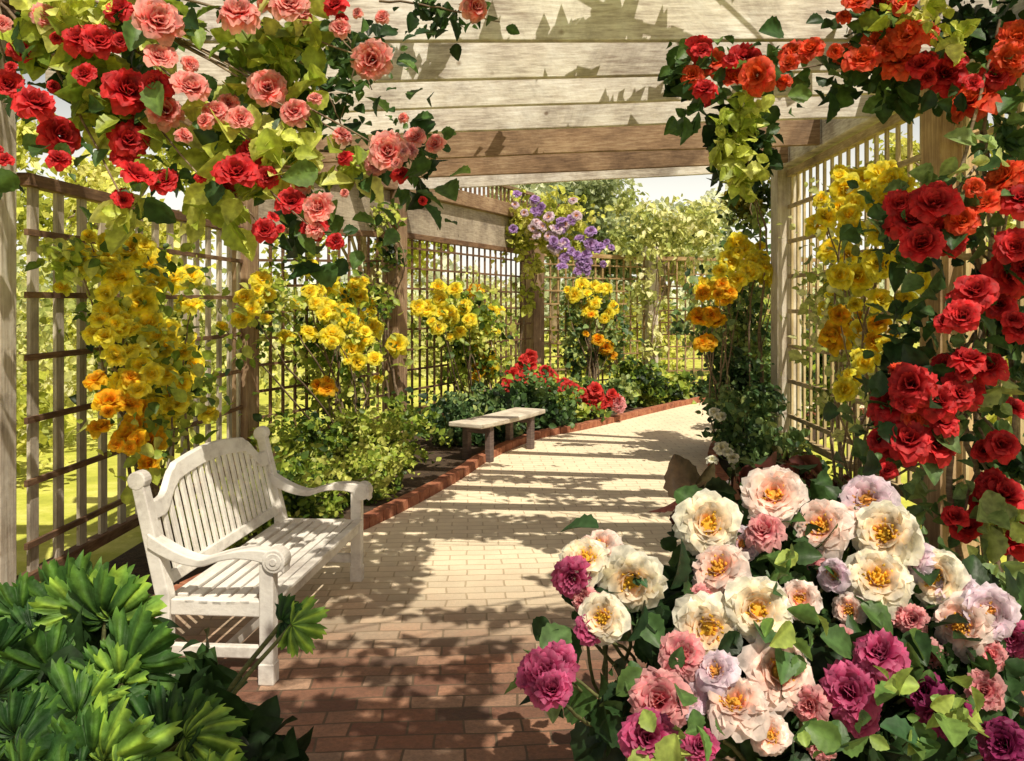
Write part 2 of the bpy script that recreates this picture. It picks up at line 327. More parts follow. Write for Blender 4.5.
BM = {
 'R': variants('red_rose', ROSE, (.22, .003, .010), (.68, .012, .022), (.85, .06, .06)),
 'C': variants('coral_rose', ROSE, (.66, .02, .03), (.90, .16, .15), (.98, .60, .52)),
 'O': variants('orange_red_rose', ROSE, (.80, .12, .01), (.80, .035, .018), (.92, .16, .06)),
 'Y': variants('yellow_bloom', YEL, (1, .72, .0), (1, .88, .02), (1, .96, .16), g=4, dark=.95),
 'A': variants('amber_bloom', YEL, (.90, .30, .0), (.95, .52, .01), (.97, .72, .03), g=4, dark=.8),
 'W': variants('cream_peony', PEON, (.96, .60, .28), (.96, .90, .68), (.97, .95, .84), (.98, .62, .06), dark=.95),
 'P': variants('blush_peony', PEON, (.95, .42, .25), (.95, .74, .66), (.97, .90, .84), (.96, .55, .08), dark=.95),
 'L': variants('lilac_peony', PEON, (.75, .45, .5), (.74, .58, .70), (.90, .80, .86), (.9, .45, .10), dark=.9),
 'K': variants('pink_peony', POM, (.70, .10, .16), (.82, .28, .32), (.92, .55, .52), ruffle=.1),
 'M': variants('magenta_peony', POM, (.28, .008, .06), (.55, .03, .15), (.75, .18, .36), ruffle=.1),
 'D': variants('wine_peony', POM, (.10, .004, .03), (.22, .01, .08), (.38, .04, .17), ruffle=.1),
 'V': variants('violet_bloom', YEL, (.45, .20, .45), (.42, .22, .62), (.62, .46, .80), g=4),
 'S': variants('scarlet_small', YEL, (.50, .01, .01), (.65, .02, .02), (.80, .08, .06), g=4),
 'Z': variants('white_small', YEL, (.85, .80, .40), (.85, .86, .70), (.92, .92, .85), g=4),
}
def bloom(parent, p, dia, kind, face=None, name='bloom'):
    me = random.choice(BM[kind]); o = bpy.data.objects.new(name, me); COL.objects.link(o)
    p = Vector(p)
    d = Vector(face) if face else (Vector((0, 0, H)) - p).normalized() * .9 + Vector((0, 0, .55))
    d = d.normalized() + Vector([random.gauss(0, .26) for _ in range(3)])
    o.rotation_mode = 'QUATERNION'
    q = d.to_track_quat('Z', 'Y') @ Matrix.Rotation(random.random() * 6.28, 3, 'Z').to_quaternion()
    o.parent = parent; o.location = p - parent.location; o.rotation_quaternion = q
    s = dia * 1.16 * random.uniform(.95, 1.08); o.scale = (s, s, s * random.uniform(.85, 1.15))
    return o

# ------------------------------------------------------------------ layout
LP = [(-2.9, 4.74), (-2.9, 8.6), (-1.75, 11.0), (0.05, 15.2), (2.37, 16.8), (7.0, 17.6)]     # posts of the left wall, near to far
def wallY(px, off=.28):                                     # depth at which a line of sight meets the left wall, moved inward
    k = (px - VX) / F
    best = None
    for (x0, y0), (x1, y1) in zip(LP[:-1], LP[1:]):
        d = Vector((x1 - x0, y1 - y0)).normalized(); n = Vector((d.y, -d.x)) * off
        ax, ay, bx, by = x0 + n.x, y0 + n.y, x1 + n.x, y1 + n.y
        den = (bx - ax) - k * (by - ay)
        if abs(den) < 1e-6: continue
        t = (k * ay - ax) / den
        if -.15 <= t <= 1.1:
            y = ay + t * (by - ay)
            if best is None or y < best: best = y
    return best or 12.0

# ground, bed, path
def sheet(name, outline, z, mat):
    bm = bmesh.new(); vs = [bm.verts.new((x, y, z)) for x, y in outline]; f = bm.faces.new(vs)
    bmesh.ops.triangulate(bm, faces=[f]); o = obj(name, bm, mat); return tag(o, kind='structure')
sheet('lawn', [(-400, -60), (400, -60), (400, 600), (-400, 600)], 0, LAWN)
EDGE_L = [(-2.35, -1), (-2.3, 2), (-2.2, 4.2), (-1.95, 5.4), (-1.28, 6.8), (-.75, 8.5), (-.42, 9.9), (.12, 11.3), (.86, 12.24), (1.96, 13.9), (3.1, 15.5), (4.2, 16.3), (7, 16.9)]
EDGE_R = [(2.2, -1), (2.1, 3), (1.95, 6), (1.85, 8.3), (2.1, 10), (2.7, 11.6), (3.6, 12.8), (4.8, 13.7), (7, 14.4)]
eL = [(p.x, p.y) for p in spline([(x, y, 0) for x, y in EDGE_L], 8)]; eR = [(p.x, p.y) for p in spline([(x, y, 0) for x, y in EDGE_R], 8)]
wl = [(-2.9, -1)] + LP[:-1] + [(7, 17.6)]
sheet('planting_bed', wl + eL[::-1], .03, SOIL)
sheet('planting_bed', eR + [(7, 12.6), (4.6, 12.2), (3.1, 10.4), (2.8, 9.2), (2.8, -1)], .026, SOIL)
bm = bmesh.new()
nn = 90
def resample(e, n):
    c = [0]
    for a, b in zip(e[:-1], e[1:]): c.append(c[-1] + math.hypot(b[0] - a[0], b[1] - a[1]))
    s = np.linspace(0, c[-1], n); return list(zip(np.interp(s, c, [p[0] for p in e]), np.interp(s, c, [p[1] for p in e])))
a, b = resample(eL, nn), resample(eR, nn)
va = [bm.verts.new((*p, .02)) for p in a]; vb = [bm.verts.new((*p, .02)) for p in b]
for i in range(nn - 1): bm.faces.new((va[i], vb[i], vb[i + 1], va[i + 1]))
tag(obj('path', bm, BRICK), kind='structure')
def edging(e, label, side):
    t = thing('brick_edging', label, 'edging', (e[0][0], e[0][1], 0))
    bm = bmesh.new(); pts = resample(e, int(sum(math.hypot(b[0] - a[0], b[1] - a[1]) for a, b in zip(e[:-1], e[1:])) / .225))
    for p, q in zip(pts[:-1], pts[1:]):
        d = Vector((q[0] - p[0], q[1] - p[1], 0)); L = d.length; d.normalize(); ang = math.atan2(d.y, d.x) + random.uniform(-.02, .02)
        n = Vector((-d.y, d.x, 0)) * .055 * side
        box(bm, Vector(((p[0] + q[0]) / 2, (p[1] + q[1]) / 2, .045 + random.uniform(-.006, .004))) + n, (L - .012, .11, .13), Matrix.Rotation(ang, 3, 'Z'))
    obj('brick_row', bm, KERB, t, world=True, bevel=.006)
edging(eL, 'curving red brick edging of the flower bed behind both benches', 1)
edging(eR, 'red brick edging of the bed along the right hand trellis', -1)

# ------------------------------------------------------------------ pergola
perg = thing('pergola', 'weathered timber pergola roofing the curved brick garden path', 'pergola', (0, 7, 0))
def post(x, y, z1, w, rz, mat):
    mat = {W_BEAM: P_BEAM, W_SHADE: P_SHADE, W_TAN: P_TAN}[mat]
    bm = bmesh.new(); box(bm, (x, y, z1 / 2), (w, w, z1), Matrix.Rotation(rz, 3, 'Z')); obj('post', bm, mat, perg, world=True, bevel=.012)
    bm = bmesh.new(); box(bm, (x, y, .09), (w + .05, w + .05, .16), Matrix.Rotation(rz, 3, 'Z')); obj('post_base', bm, mat, perg, world=True, bevel=.01)
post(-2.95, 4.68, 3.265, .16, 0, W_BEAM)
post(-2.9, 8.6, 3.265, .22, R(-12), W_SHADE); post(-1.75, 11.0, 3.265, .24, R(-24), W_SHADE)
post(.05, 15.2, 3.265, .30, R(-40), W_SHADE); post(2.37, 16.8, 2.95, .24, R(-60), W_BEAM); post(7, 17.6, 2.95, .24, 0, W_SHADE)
post(2.77, 5.6, 3.98, .27, 0, W_TAN); post(2.77, 9.2, 3.81, .26, 0, W_BEAM)
bm = bmesh.new(); bar(bm, (2.78, 2.2, 3.53), (2.78, 5.462, 3.53), .2, .52); bar(bm, (2.78, 5.738, 3.53), (2.78, 9.068, 3.53), .2, .52); obj('side_beam', bm, W_BEAM, perg, world=True, bevel=.012)
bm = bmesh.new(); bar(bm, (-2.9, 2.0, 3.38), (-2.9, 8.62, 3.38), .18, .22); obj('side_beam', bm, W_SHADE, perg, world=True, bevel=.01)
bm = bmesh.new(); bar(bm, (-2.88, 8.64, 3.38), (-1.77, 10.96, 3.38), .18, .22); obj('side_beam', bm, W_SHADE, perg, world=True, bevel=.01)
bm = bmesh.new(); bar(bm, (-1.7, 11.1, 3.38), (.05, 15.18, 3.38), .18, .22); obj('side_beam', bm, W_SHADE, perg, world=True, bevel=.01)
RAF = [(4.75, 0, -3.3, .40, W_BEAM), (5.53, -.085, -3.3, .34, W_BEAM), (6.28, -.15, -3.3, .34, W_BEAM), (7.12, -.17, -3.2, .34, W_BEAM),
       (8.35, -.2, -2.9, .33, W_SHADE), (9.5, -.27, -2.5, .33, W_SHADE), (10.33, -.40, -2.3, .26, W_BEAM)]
for i, (y, s, xl, h, m) in enumerate(RAF):
    bm = bmesh.new(); zb = 3.272 + (.222 if False else 0)
    xs_ = np.linspace(xl, 2.66, 15); pv = None; w1, w2 = random.uniform(-.012, .012), random.uniform(-.008, .008)
    for x_ in xs_:
        o_ = w1 * math.sin(x_ * 1.1 + i) + w2 * math.sin(x_ * 2.7); yy = y + s * x_ + o_
        rg = [bm.verts.new((x_, yy + a_, zb + b_ + (o_ * .8 if b_ < .1 else 0))) for a_, b_ in ((-.028, 0), (.028, 0), (.028, h), (-.028, h))]
        if pv:
            for q_ in range(4): bm.faces.new((pv[q_], pv[(q_ + 1) % 4], rg[(q_ + 1) % 4], rg[q_]))
        else: bm.faces.new(rg)
        pv = rg
    bm.faces.new(pv[::-1])
    o = obj('rafter', bm, m, perg, world=True, bevel=.006)
# ------------------------------------------------------------------ trellises
def trellis(p0, p1, z0, z1a, z1b, sp, hs, label, mv, mh, vw=.03, hw=.028, band=None, inset=.14, group='trellis panels along the path'):
    t = thing('trellis_panel', label, 'trellis', (p0[0], p0[1], 0))
    a = Vector((*p0, 0)); b = Vector((*p1, 0)); d = (b - a).normalized(); L = (b - a).length; n = Vector((d.y, -d.x, 0))
    if p0[0] > 2: n = -n
    ztop = lambda s: z1a + (z1b - z1a) * s / L
    bm = bmesh.new(); s = inset + sp * .4
    while s < L - inset:
        p = a + d * s; zt = ztop(s) - .03; box(bm, p + Vector((0, 0, (z0 + zt) / 2)), (vw, .022, zt - z0), Matrix.Rotation(math.atan2(d.y, d.x), 3, 'Z')); s += sp
    obj('vertical_slats', bm, mv, t, world=True)
    bm = bmesh.new(); z = z0 + hs * .55
    while z < min(z1a, z1b) - hs * .3:
        k = (z - z0) / (z1a - z0); zb = z0 + (z1b - z0) * k
        bar(bm, a + d * inset + n * .0235 + Vector((0, 0, z)), b - d * inset + n * .0235 + Vector((0, 0, zb)), .022, hw); z += hs
    obj('horizontal_slats', bm, mh, t, world=True)
    for nm, zz0, zz1, hh in (('top_rail', z1a, z1b, .075), ('bottom_rail', z0, z0, .07)):
        bm = bmesh.new(); bar(bm, a + d * inset + n * .004 + Vector((0, 0, zz0)), b - d * inset + n * .004 + Vector((0, 0, zz1)), .075, hh); obj(nm, bm, mh, t, world=True, bevel=.005)
    if band:
        bm = bmesh.new(); zz = [z1a + .05, z1b + .05]; k = 0
        s = inset
        while s < L - inset - .05:
            e = min(s + .145, L - inset); box(bm, a + d * (s + e) / 2 + Vector((0, 0, (ztop(s) + .042 + band) / 2)), (e - s - .004, .022, band - ztop(s) - .042), Matrix.Rotation(math.atan2(d.y, d.x), 3, 'Z')); s = e
        obj('plank_band', bm, W_GREY, t, world=True)
    return t
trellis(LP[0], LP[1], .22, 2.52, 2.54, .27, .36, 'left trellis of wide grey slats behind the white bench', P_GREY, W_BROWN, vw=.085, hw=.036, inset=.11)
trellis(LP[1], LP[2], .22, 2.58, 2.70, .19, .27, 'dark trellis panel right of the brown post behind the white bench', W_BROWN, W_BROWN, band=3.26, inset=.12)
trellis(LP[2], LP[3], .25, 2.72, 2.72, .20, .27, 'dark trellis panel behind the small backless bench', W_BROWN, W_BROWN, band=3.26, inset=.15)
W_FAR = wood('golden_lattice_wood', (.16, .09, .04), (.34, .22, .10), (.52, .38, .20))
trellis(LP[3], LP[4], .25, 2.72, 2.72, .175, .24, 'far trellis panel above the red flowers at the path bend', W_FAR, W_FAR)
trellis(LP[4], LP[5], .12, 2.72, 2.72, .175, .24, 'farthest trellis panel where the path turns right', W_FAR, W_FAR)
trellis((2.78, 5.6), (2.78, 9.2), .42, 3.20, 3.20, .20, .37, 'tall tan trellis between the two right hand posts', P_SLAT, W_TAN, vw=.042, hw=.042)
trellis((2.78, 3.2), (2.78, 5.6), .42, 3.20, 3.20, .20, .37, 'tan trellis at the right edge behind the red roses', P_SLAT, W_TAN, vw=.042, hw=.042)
# pickets above the band between third and fourth posts
bm = bmesh.new()
for k in range(46):
    s = .12 + k * .155; d = (Vector((.05, 15.2, 0)) - Vector((-1.75, 11, 0))).normalized(); p = Vector((-1.75, 11, 0)) + d * s
    box(bm, p + Vector((0, 0, 3.62)), (.035, .03, .26), Matrix.Rotation(math.atan2(d.y, d.x), 3, 'Z'))
obj('beam_pickets', bm, W_BROWN, perg, world=True)
bm = bmesh.new(); bar(bm, (-1.7, 11.1, 3.77), (.05, 15.18, 3.77), .07, .05); obj('picket_cap', bm, W_SHADE, perg, world=True)

# ------------------------------------------------------------------ white bench (local x: length, y: towards the back, z up)
bench = thing('garden_bench', 'white painted wooden garden bench with arched slatted back and scrolled arms', 'bench', (-1.20, 3.97, .02), R(90 - 4.4))
BL_, BD = 1.56, .54
def bp(name, bm, **k): return obj(name, bm, W_WHITE, bench, bevel=k.pop('bevel', .006), **k)
for x in (.035, BL_ - .035):
    s = 1 if x < .5 else -1
    bm = bmesh.new(); box(bm, (x, .035, .30), (.068, .068, .60)); box(bm, (x, .035, .05), (.076, .076, .10)); l = bp('leg', bm)
    # rear leg and back stile, one bent board
    bm = bmesh.new(); prof_b = [(BD - .035, 0), (BD - .035, .40), (BD + .095, .93)]; prof_t = [(BD + .035, 0), (BD + .035, .40), (BD + .155, .93)]
    strip(bm, prof_t, prof_b, x - .032, x + .032, 'x'); bp('leg', bm)
    bm = bmesh.new()
    bmesh.ops.create_cone(bm, cap_ends=True, segments=16, radius1=.045, radius2=.045, depth=.068, matrix=Matrix.Translation((x, BD + .128, .945)) @ Matrix.Rotation(R(90), 4, 'Y'))
    bp('finial', bm, smooth=False)
    # scrolled arm: swoops from the back stile, levels, rolls over the front post
    top = []; bot = []
    for k in range(25):
        t = k / 24; y = (BD + .07) * (1 - t) + (-.055) * t
        z = .70 - .12 * math.sin(min(1, t / .45) * PI / 2) + .055 * math.sin(max(0, (t - .4) / .6) * PI * .8) - (.02 * max(0, (t - .88) / .12) ** 2)
        th = .05 + .018 * math.cos(t * 2 * PI)
        top.append((y, z)); bot.append((y, z - th))
    bm = bmesh.new(); strip(bm, top, bot, x - .042, x + .042, 'x'); ar = bp('arm', bm)
    bm = bmesh.new(); bmesh.ops.create_cone(bm, cap_ends=True, segments=24, radius1=.056, radius2=.056, depth=.092, matrix=Matrix.Translation((x, -.004, .582)) @ Matrix.Rotation(R(90), 4, 'Y')); 
    sc = obj('scroll', bm, W_WHITE, ar, bevel=.006)
    bm = bmesh.new()
    for rr, dp in ((.040, .100), (.018, .108)): bmesh.ops.create_cone(bm, cap_ends=True, segments=20, radius1=rr, radius2=rr, depth=dp, matrix=Matrix.Translation((x, -.004, .582)) @ Matrix.Rotation(R(90), 4, 'Y'))
    obj('rosette', bm, W_WHITE, ar, bevel=.004)
    bm = bmesh.new(); box(bm, (x, BD / 2, .145), (.042, BD - .075, .055)); bp('side_stretcher', bm)
    bm = bmesh.new(); box(bm, (x, BD / 2, .352), (.05, BD - .075, .075)); bp('seat_rail', bm)
bm = bmesh.new(); box(bm, (BL_ / 2, .030, .350), (BL_ - .145, .03, .07)); bp('seat_rail', bm)
bm = bmesh.new(); box(bm, (BL_ / 2, BD - .0, .345), (BL_ - .145, .03, .07)); bp('seat_rail', bm)
for k in range(8):
    y = -.012 + k * .067; z = .398 - .016 * math.sin(k / 7 * PI) - .012 * k / 7
    bm = bmesh.new(); box(bm, (BL_ / 2, y + .02, z), (BL_ - (.15 if k in (0, 1, 7) else .02), .050, .020), Matrix.Rotation(R(-2), 3, 'X')); bp('seat_slat', bm, bevel=.004)
# back: crest rail with a raised arch, lower rail, upright slats
def crest(x):
    u = abs(x - BL_ / 2) / (BL_ / 2)
    if u > .80: return .835 + .0 * u
    if u > .56: t = (.80 - u) / .24; return .835 + .115 * (t * t * (3 - 2 * t))
    return .965 + .035 * math.cos(u / .56 * PI / 2)
def backy(z): return BD + .0 + max(0, z - .40) / .53 * .122
xs = np.linspace(.067, BL_ - .067, 49); bm = bmesh.new(); prev = None
for x in xs:
    zt = crest(x); zb = zt - .085; ring = []
    for z in (zb, zt):
        for dy in (-.018, .018): ring.append(bm.verts.new((x, backy(z) + .0 + dy, z)))
    if prev:
        for i, j in ((0, 1), (1, 3), (3, 2), (2, 0)): bm.faces.new((prev[i], prev[j], ring[j], ring[i]))
    else: bm.faces.new((ring[0], ring[1], ring[3], ring[2]))
    prev = ring
bm.faces.new((prev[0], prev[2], prev[3], prev[1])); bp('crest_rail', bm, bevel=.005)
bm = bmesh.new(); box(bm, (BL_ / 2, backy(.46), .46), (BL_ - .135, .034, .06), Matrix.Rotation(R(-13), 3, 'X')); bp('back_rail', bm)
ns = 19
for k in range(ns):
    x = .067 + (BL_ - .134) * (k + .5) / ns; zt = crest(x) - .07
    bm = bmesh.new(); bar(bm, (x, backy(.47), .47), (x, backy(zt), zt), .036, .016, up=(0, 1, 0)); bp('back_slat', bm, bevel=.003)
for f_ in (0,):
    bm = bmesh.new(); bar(bm, (.07, BD / 2, .12), (BL_ - .07, BD / 2, .12), .03, .05); bp('long_stretcher', bm)

# small backless bench
b2 = thing('backless_bench', 'small backless wooden bench with pale seat and dark legs by the bed', 'bench', (-.36, 10.15, .02), math.atan2(1.25, .66))
bm = bmesh.new(); prev = None                       # curved plank seat, dipped in the middle
for x in np.linspace(-.78, .78, 13):
    dz = .012 * (x / .78) ** 2
    ring = [bm.verts.new((x, y, z + dz)) for y, z in ((-.22, .40), (.22, .40), (.22, .455), (-.22, .455))]
    if prev:
        for i in range(4): bm.faces.new((prev[i], prev[(i + 1) % 4], ring[(i + 1) % 4], ring[i]))
    else: bm.faces.new(ring)
    prev = ring
bm.faces.new(prev[::-1]); obj('seat', bm, W_SEAT, b2, bevel=.012)
for x in (-.50, .50):
    for y in (-.15, .15):
        bm = bmesh.new(); box(bm, (x, y, .203), (.085, .075, .405)); obj('leg', bm, W_LEG, b2, bevel=.008)
    bm = bmesh.new(); box(bm, (x, 0, .35), (.05, .225, .06)); obj('stretcher', bm, W_LEG, b2, bevel=.005)

# ------------------------------------------------------------------ climbers and shrubs
def plant(name, label, cat, base, group=None): return thing(name, label, cat, base, 0, group)
def stems(t, base, targets, r0=.014, r1=.004, mat=None, name='stem', wob=.02, bow=.12):
    bm = bmesh.new()
    for q in targets:
        q = Vector(q); b0 = Vector(base) + Vector((random.uniform(-.08, .08), random.uniform(-.08, .08), 0))
        m1 = b0.lerp(q, .35) + Vector((random.uniform(-bow, bow), random.uniform(-bow, bow) * .5, random.uniform(0, bow)))
        m2 = b0.lerp(q, .7) + Vector((random.uniform(-bow, bow), random.uniform(-bow, bow) * .5, random.uniform(0, bow)))
        tube(bm, spline([b0, m1, m2, q], 6, wob * .3), r0 * random.uniform(.7, 1.1), r1)
    return obj(name, bm, mat or STEM, t, world=True, smooth=True)
def cat(*a): return np.concatenate(a, 0)
def around(pts, n, sp, back=.08):
    P = np.array([tuple(p) for p in pts]); i = rng.integers(0, len(P), n)
    return P[i] + np.clip(rng.normal(size=(n, 3)), -1.3, 1.3) * sp + np.array([0, back, -.02])

# 1. coral and red climbing rose, top left
t1 = plant('climbing_rose', 'coral and red climbing rose over the near left rafters', 'rose', (-3.12, 4.95, .03))
b1 = [(100,42,'R',20),(157,22,'C',22),(45,18,'C',15),(238,15,'C',22),(290,6,'C',18),(270,0,'C',15),(340,28,'C',11),(372,60,'C',19),(475,7,'C',15),
 (35,105,'R',17),(60,135,'R',21),(8,85,'R',16),(5,160,'R',10),(127,92,'R',22),(155,86,'R',17),(190,88,'C',21),(165,112,'C',17),(128,140,'R',22),
 (135,177,'R',21),(165,182,'R',13),(215,112,'C',15),(240,119,'C',11),(268,88,'C',20),(295,112,'C',17),(237,174,'R',22),(252,152,'R',15),(292,202,'R',15),
 (320,208,'C',14),(314,228,'R',14),(265,231,'R',12),(342,135,'C',11),(345,158,'R',9),(388,152,'C',17),(400,174,'R',11),(435,144,'C',10),(335,6,'R',12),
 (80,40,'R',15),(120,12,'R',14),(160,58,'C',15),(300,185,'C',12),(225,190,'R',12),(20,50,'R',12),(85,75,'R',12),(410,150,'K',9),(375,165,'K',10)]
pts1 = []
b1 += [(x + random.gauss(0, 24), y + random.gauss(0, 18), k, r * random.uniform(.4, .65)) for x, y, k, r in b1[:44]]
for x, y, k, r in b1:
    Y = 4.05 + random.uniform(-.15, .1); p = at(x, y, Y); pts1.append(p); bloom(t1, p, random.uniform(1.5, 1.9) * r * Y / F, k)
tg = random.sample(pts1, 20)
stems(t1, (-3.12, 4.95, .03), [(-3.0, 4.6, 3.6), (-2.98, 4.6, 3.4)], .03, .012, BARK, 'trunk', bow=.03)
bm = bmesh.new()
for q in tg: tube(bm, spline([Vector((-2.95, 4.6, 3.5)), Vector((-2.95, 4.6, 3.5)).lerp(q, .5) + Vector((0, 0, .15)), q], 6, .01), .012, .004)
for a_, b_, c_ in (((300, 20), (340, 35), (372, 90)), ((340, 25), (355, 60), (340, 120)), ((380, 0), (440, 8), (500, 22)), ((320, 150), (380, 150), (445, 142)), ((380, 150), (405, 155), (425, 180)), ((300, 60), (330, 100), (345, 140))):
    tube(bm, spline([at(*a_, 4.4), at(*b_, 4.45), at(*c_, 4.5)], 6, .008), .007, .003)
obj('branches', bm, BARK, t1, world=True, smooth=True)
leaves('foliage', cat(around(pts1, 330, .12, .2), blob(100, 50, 140, 50, 4.6, .2, 230), blob(260, 50, 90, 45, 4.6, .2, 100)), .10, DK, t1, 2)
lg = [(95,95,40,28,60),(165,15,35,22,40),(265,40,35,22,50),(210,155,40,30,60),(240,125,35,22,40),(290,150,50,32,70),(285,20,40,20,30),(110,75,40,30,30),(320,170,30,22,30),(95,10,50,20,50),(30,20,40,25,40),(245,75,30,20,25),(300,85,30,12,12),(200,215,35,15,20),(130,210,30,15,20),(60,35,50,30,30)]
leaves('bright_foliage', cat(*[blob(x, y, a_, b_, 4.15, .1, int(n * .80)) for x, y, a_, b_, n in lg]), .13, [(.16, .24, .03), (.38, .46, .06), (.56, .60, .12), (.74, .74, .26)], t1, 2, jit=.25)
leaves('hanging_foliage', cat(blob(355, 55, 45, 40, 4.5, .1, 110), blob(450, 12, 45, 16, 4.5, .1, 70), blob(415, 150, 35, 22, 4.6, .1, 80), blob(330, 110, 40, 40, 4.5, .1, 60)), .06, DK, t1, 2)

# 2. orange-red climbing rose, top right
t2 = plant('climbing_rose', 'orange red climbing rose trailing over the top right corner', 'rose', (2.62, 4.75, .03))
b2_ = [(712,62,'O',18),(700,50,'R',13),(745,58,'R',17),(757,75,'O',18),(735,80,'O',14),(705,90,'R',12),(795,55,'O',14),(812,50,'O',11),(862,60,'O',18),(880,42,'O',17),
 (898,62,'O',19),(908,36,'O',19),(880,5,'O',16),(857,2,'O',13),(905,4,'O',13),(945,76,'R',19),(975,102,'O',22),(1010,60,'O',20),(996,75,'R',16),(922,66,'R',14),(1018,40,'O',18),(845,55,'O',12),(955,60,'R',12),(985,90,'O',14)]
pts2 = []
b2_ += [(x + random.gauss(0, 16), y + random.gauss(0, 12), k, r * random.uniform(.45, .7)) for x, y, k, r in b2_[:22]]
for x, y, k, r in b2_:
    Y = 4.5 + random.uniform(-.15, .15) - (.15 if x > 900 else 0); p = at(x, y, Y); pts2.append(p); bloom(t2, p, 1.85 * r * Y / F, k)
stems(t2, (2.62, 4.75, .03), [(2.6, 4.7, 3.2), (2.5, 4.65, 3.4)], .025, .010, BARK, 'trunk')
bm = bmesh.new()
for q in random.sample(pts2, 12): tube(bm, spline([Vector((2.55, 4.68, 3.2)), Vector((2.55, 4.68, 3.2)).lerp(q, .5) + Vector((random.uniform(-.1, .1), .12, random.uniform(-.05, .25))), q + Vector((0, .06, 0))], 6, .012), .006, .003)
hang = spline([at(752, 70, 4.62), at(742, 120, 4.62), at(748, 170, 4.62), at(752, 215, 4.65)], 6, .01)
tube(bm, hang, .008, .003)
obj('branches', bm, BARK, t2, world=True, smooth=True)
leaves('foliage', cat(around(pts2, 260, .11, .16), blob(985, 25, 50, 60, 4.6, .15, 170), blob(880, 20, 60, 22, 4.6, .1, 60), blob(700, 80, 30, 40, 4.6, .06, 40), blob(745, 150, 22, 60, 4.72, .08, 150), blob(690, 115, 14, 14, 4.6, .05, 10),
    blob(875, 92, 30, 12, 4.55, .1, 14)), .095, DK, t2, 2)
leaves('bright_foliage', cat(blob(742, 110, 20, 22, 4.5, .06, 60), blob(735, 145, 20, 18, 4.5, .06, 50), blob(747, 170, 17, 14, 4.5, .06, 40), blob(925, 20, 40, 20, 4.3, .1, 50), blob(960, 35, 40, 20, 4.3, .1, 25)), .075, [(.16, .24, .03), (.38, .46, .06), (.56, .60, .12), (.74, .74, .26)], t2, 2)

# 3. deep red climbing rose, right edge
t3 = plant('climbing_rose', 'deep red climbing rose on long bare stems at the right edge', 'rose', (2.45, 4.3, .03))
b3 = [(910,222,'R',20),(935,205,'R',20),(945,238,'R',20),(962,222,'O',15),(922,245,'R',18),(900,205,'R',14),(1005,180,'O',20),(1020,200,'R',18),(985,205,'O',14),(1015,248,'R',18),(975,292,'R',20),(960,300,'R',13),
 (1010,275,'R',20),(1000,305,'R',15),(912,385,'R',21),(893,405,'R',20),(938,402,'R',16),(962,392,'R',19),(908,440,'R',21),(935,445,'R',17),(886,445,'R',14),(968,362,'R',16),
 (990,368,'R',15),(1002,445,'R',16),(1005,497,'R',19),(985,505,'R',14),(965,527,'R',15),(955,518,'R',11),(1018,540,'R',17),(900,372,'O',10),(1020,330,'R',14),(1016,410,'R',13),(915,420,'O',12)]
pts3 = []
b3 += [(x + random.gauss(0, 15), y + random.gauss(0, 15), k, r * random.uniform(.45, .8)) for x, y, k, r in b3[:26]]
for x, y, k, r in b3:
    Y = 4.02 + random.uniform(-.1, .12); p = at(x, y, Y); pts3.append(p); bloom(t3, p, 1.95 * r * Y / F, k)
bm = bmesh.new()
for c in ([(2.45, 4.3, .03), at(990, 520, 4.3), at(965, 420, 4.3), at(985, 330, 4.3), at(1000, 220, 4.35), at(985, 130, 4.4), at(1000, 20, 4.4)],
          [(2.4, 4.25, .03), at(960, 560, 4.2), at(950, 440, 4.2), at(990, 340, 4.2), at(975, 250, 4.2), at(960, 180, 4.3), at(990, 60, 4.3)],
          [(2.5, 4.35, .03), at(1010, 560, 4.4), at(1015, 400, 4.4), at(1000, 280, 4.4), at(1015, 120, 4.4)]):
    tube(bm, spline(c, 7, .01), .018, .008)
for q in pts3: tube(bm, spline([at(975, q.z and 305 - (q.z - H - (-.15)) * F / 4.25 + 0, 4.28), q + Vector((.05, .04, -.04)), q], 5, .006), .008, .004)
obj('stems', bm, BARK, t3, world=True, smooth=True)
leaves('foliage', cat(around(pts3, 380, .10, .14), blob(1000, 470, 30, 60, 4.35, .1, 90), blob(1010, 340, 25, 60, 4.35, .1, 70), blob(1008, 150, 22, 60, 4.4, .1, 60), blob(905, 330, 26, 18, 4.3, .06, 22), blob(935, 485, 26, 16, 4.3, .06, 14)), .09, BL[:4], t3, 2, bias=-.1)
leaves('bright_foliage', cat(blob(950, 435, 25, 15, 3.95, .05, 12), blob(1005, 520, 25, 15, 3.9, .05, 26), blob(990, 570, 35, 20, 3.8, .05, 30), blob(1000, 390, 20, 15, 3.95, .05, 10), blob(990,150,20,18,4.0,.04,10)), .09, BL[2:] + [(.45, .55, .12)], t3, 2)

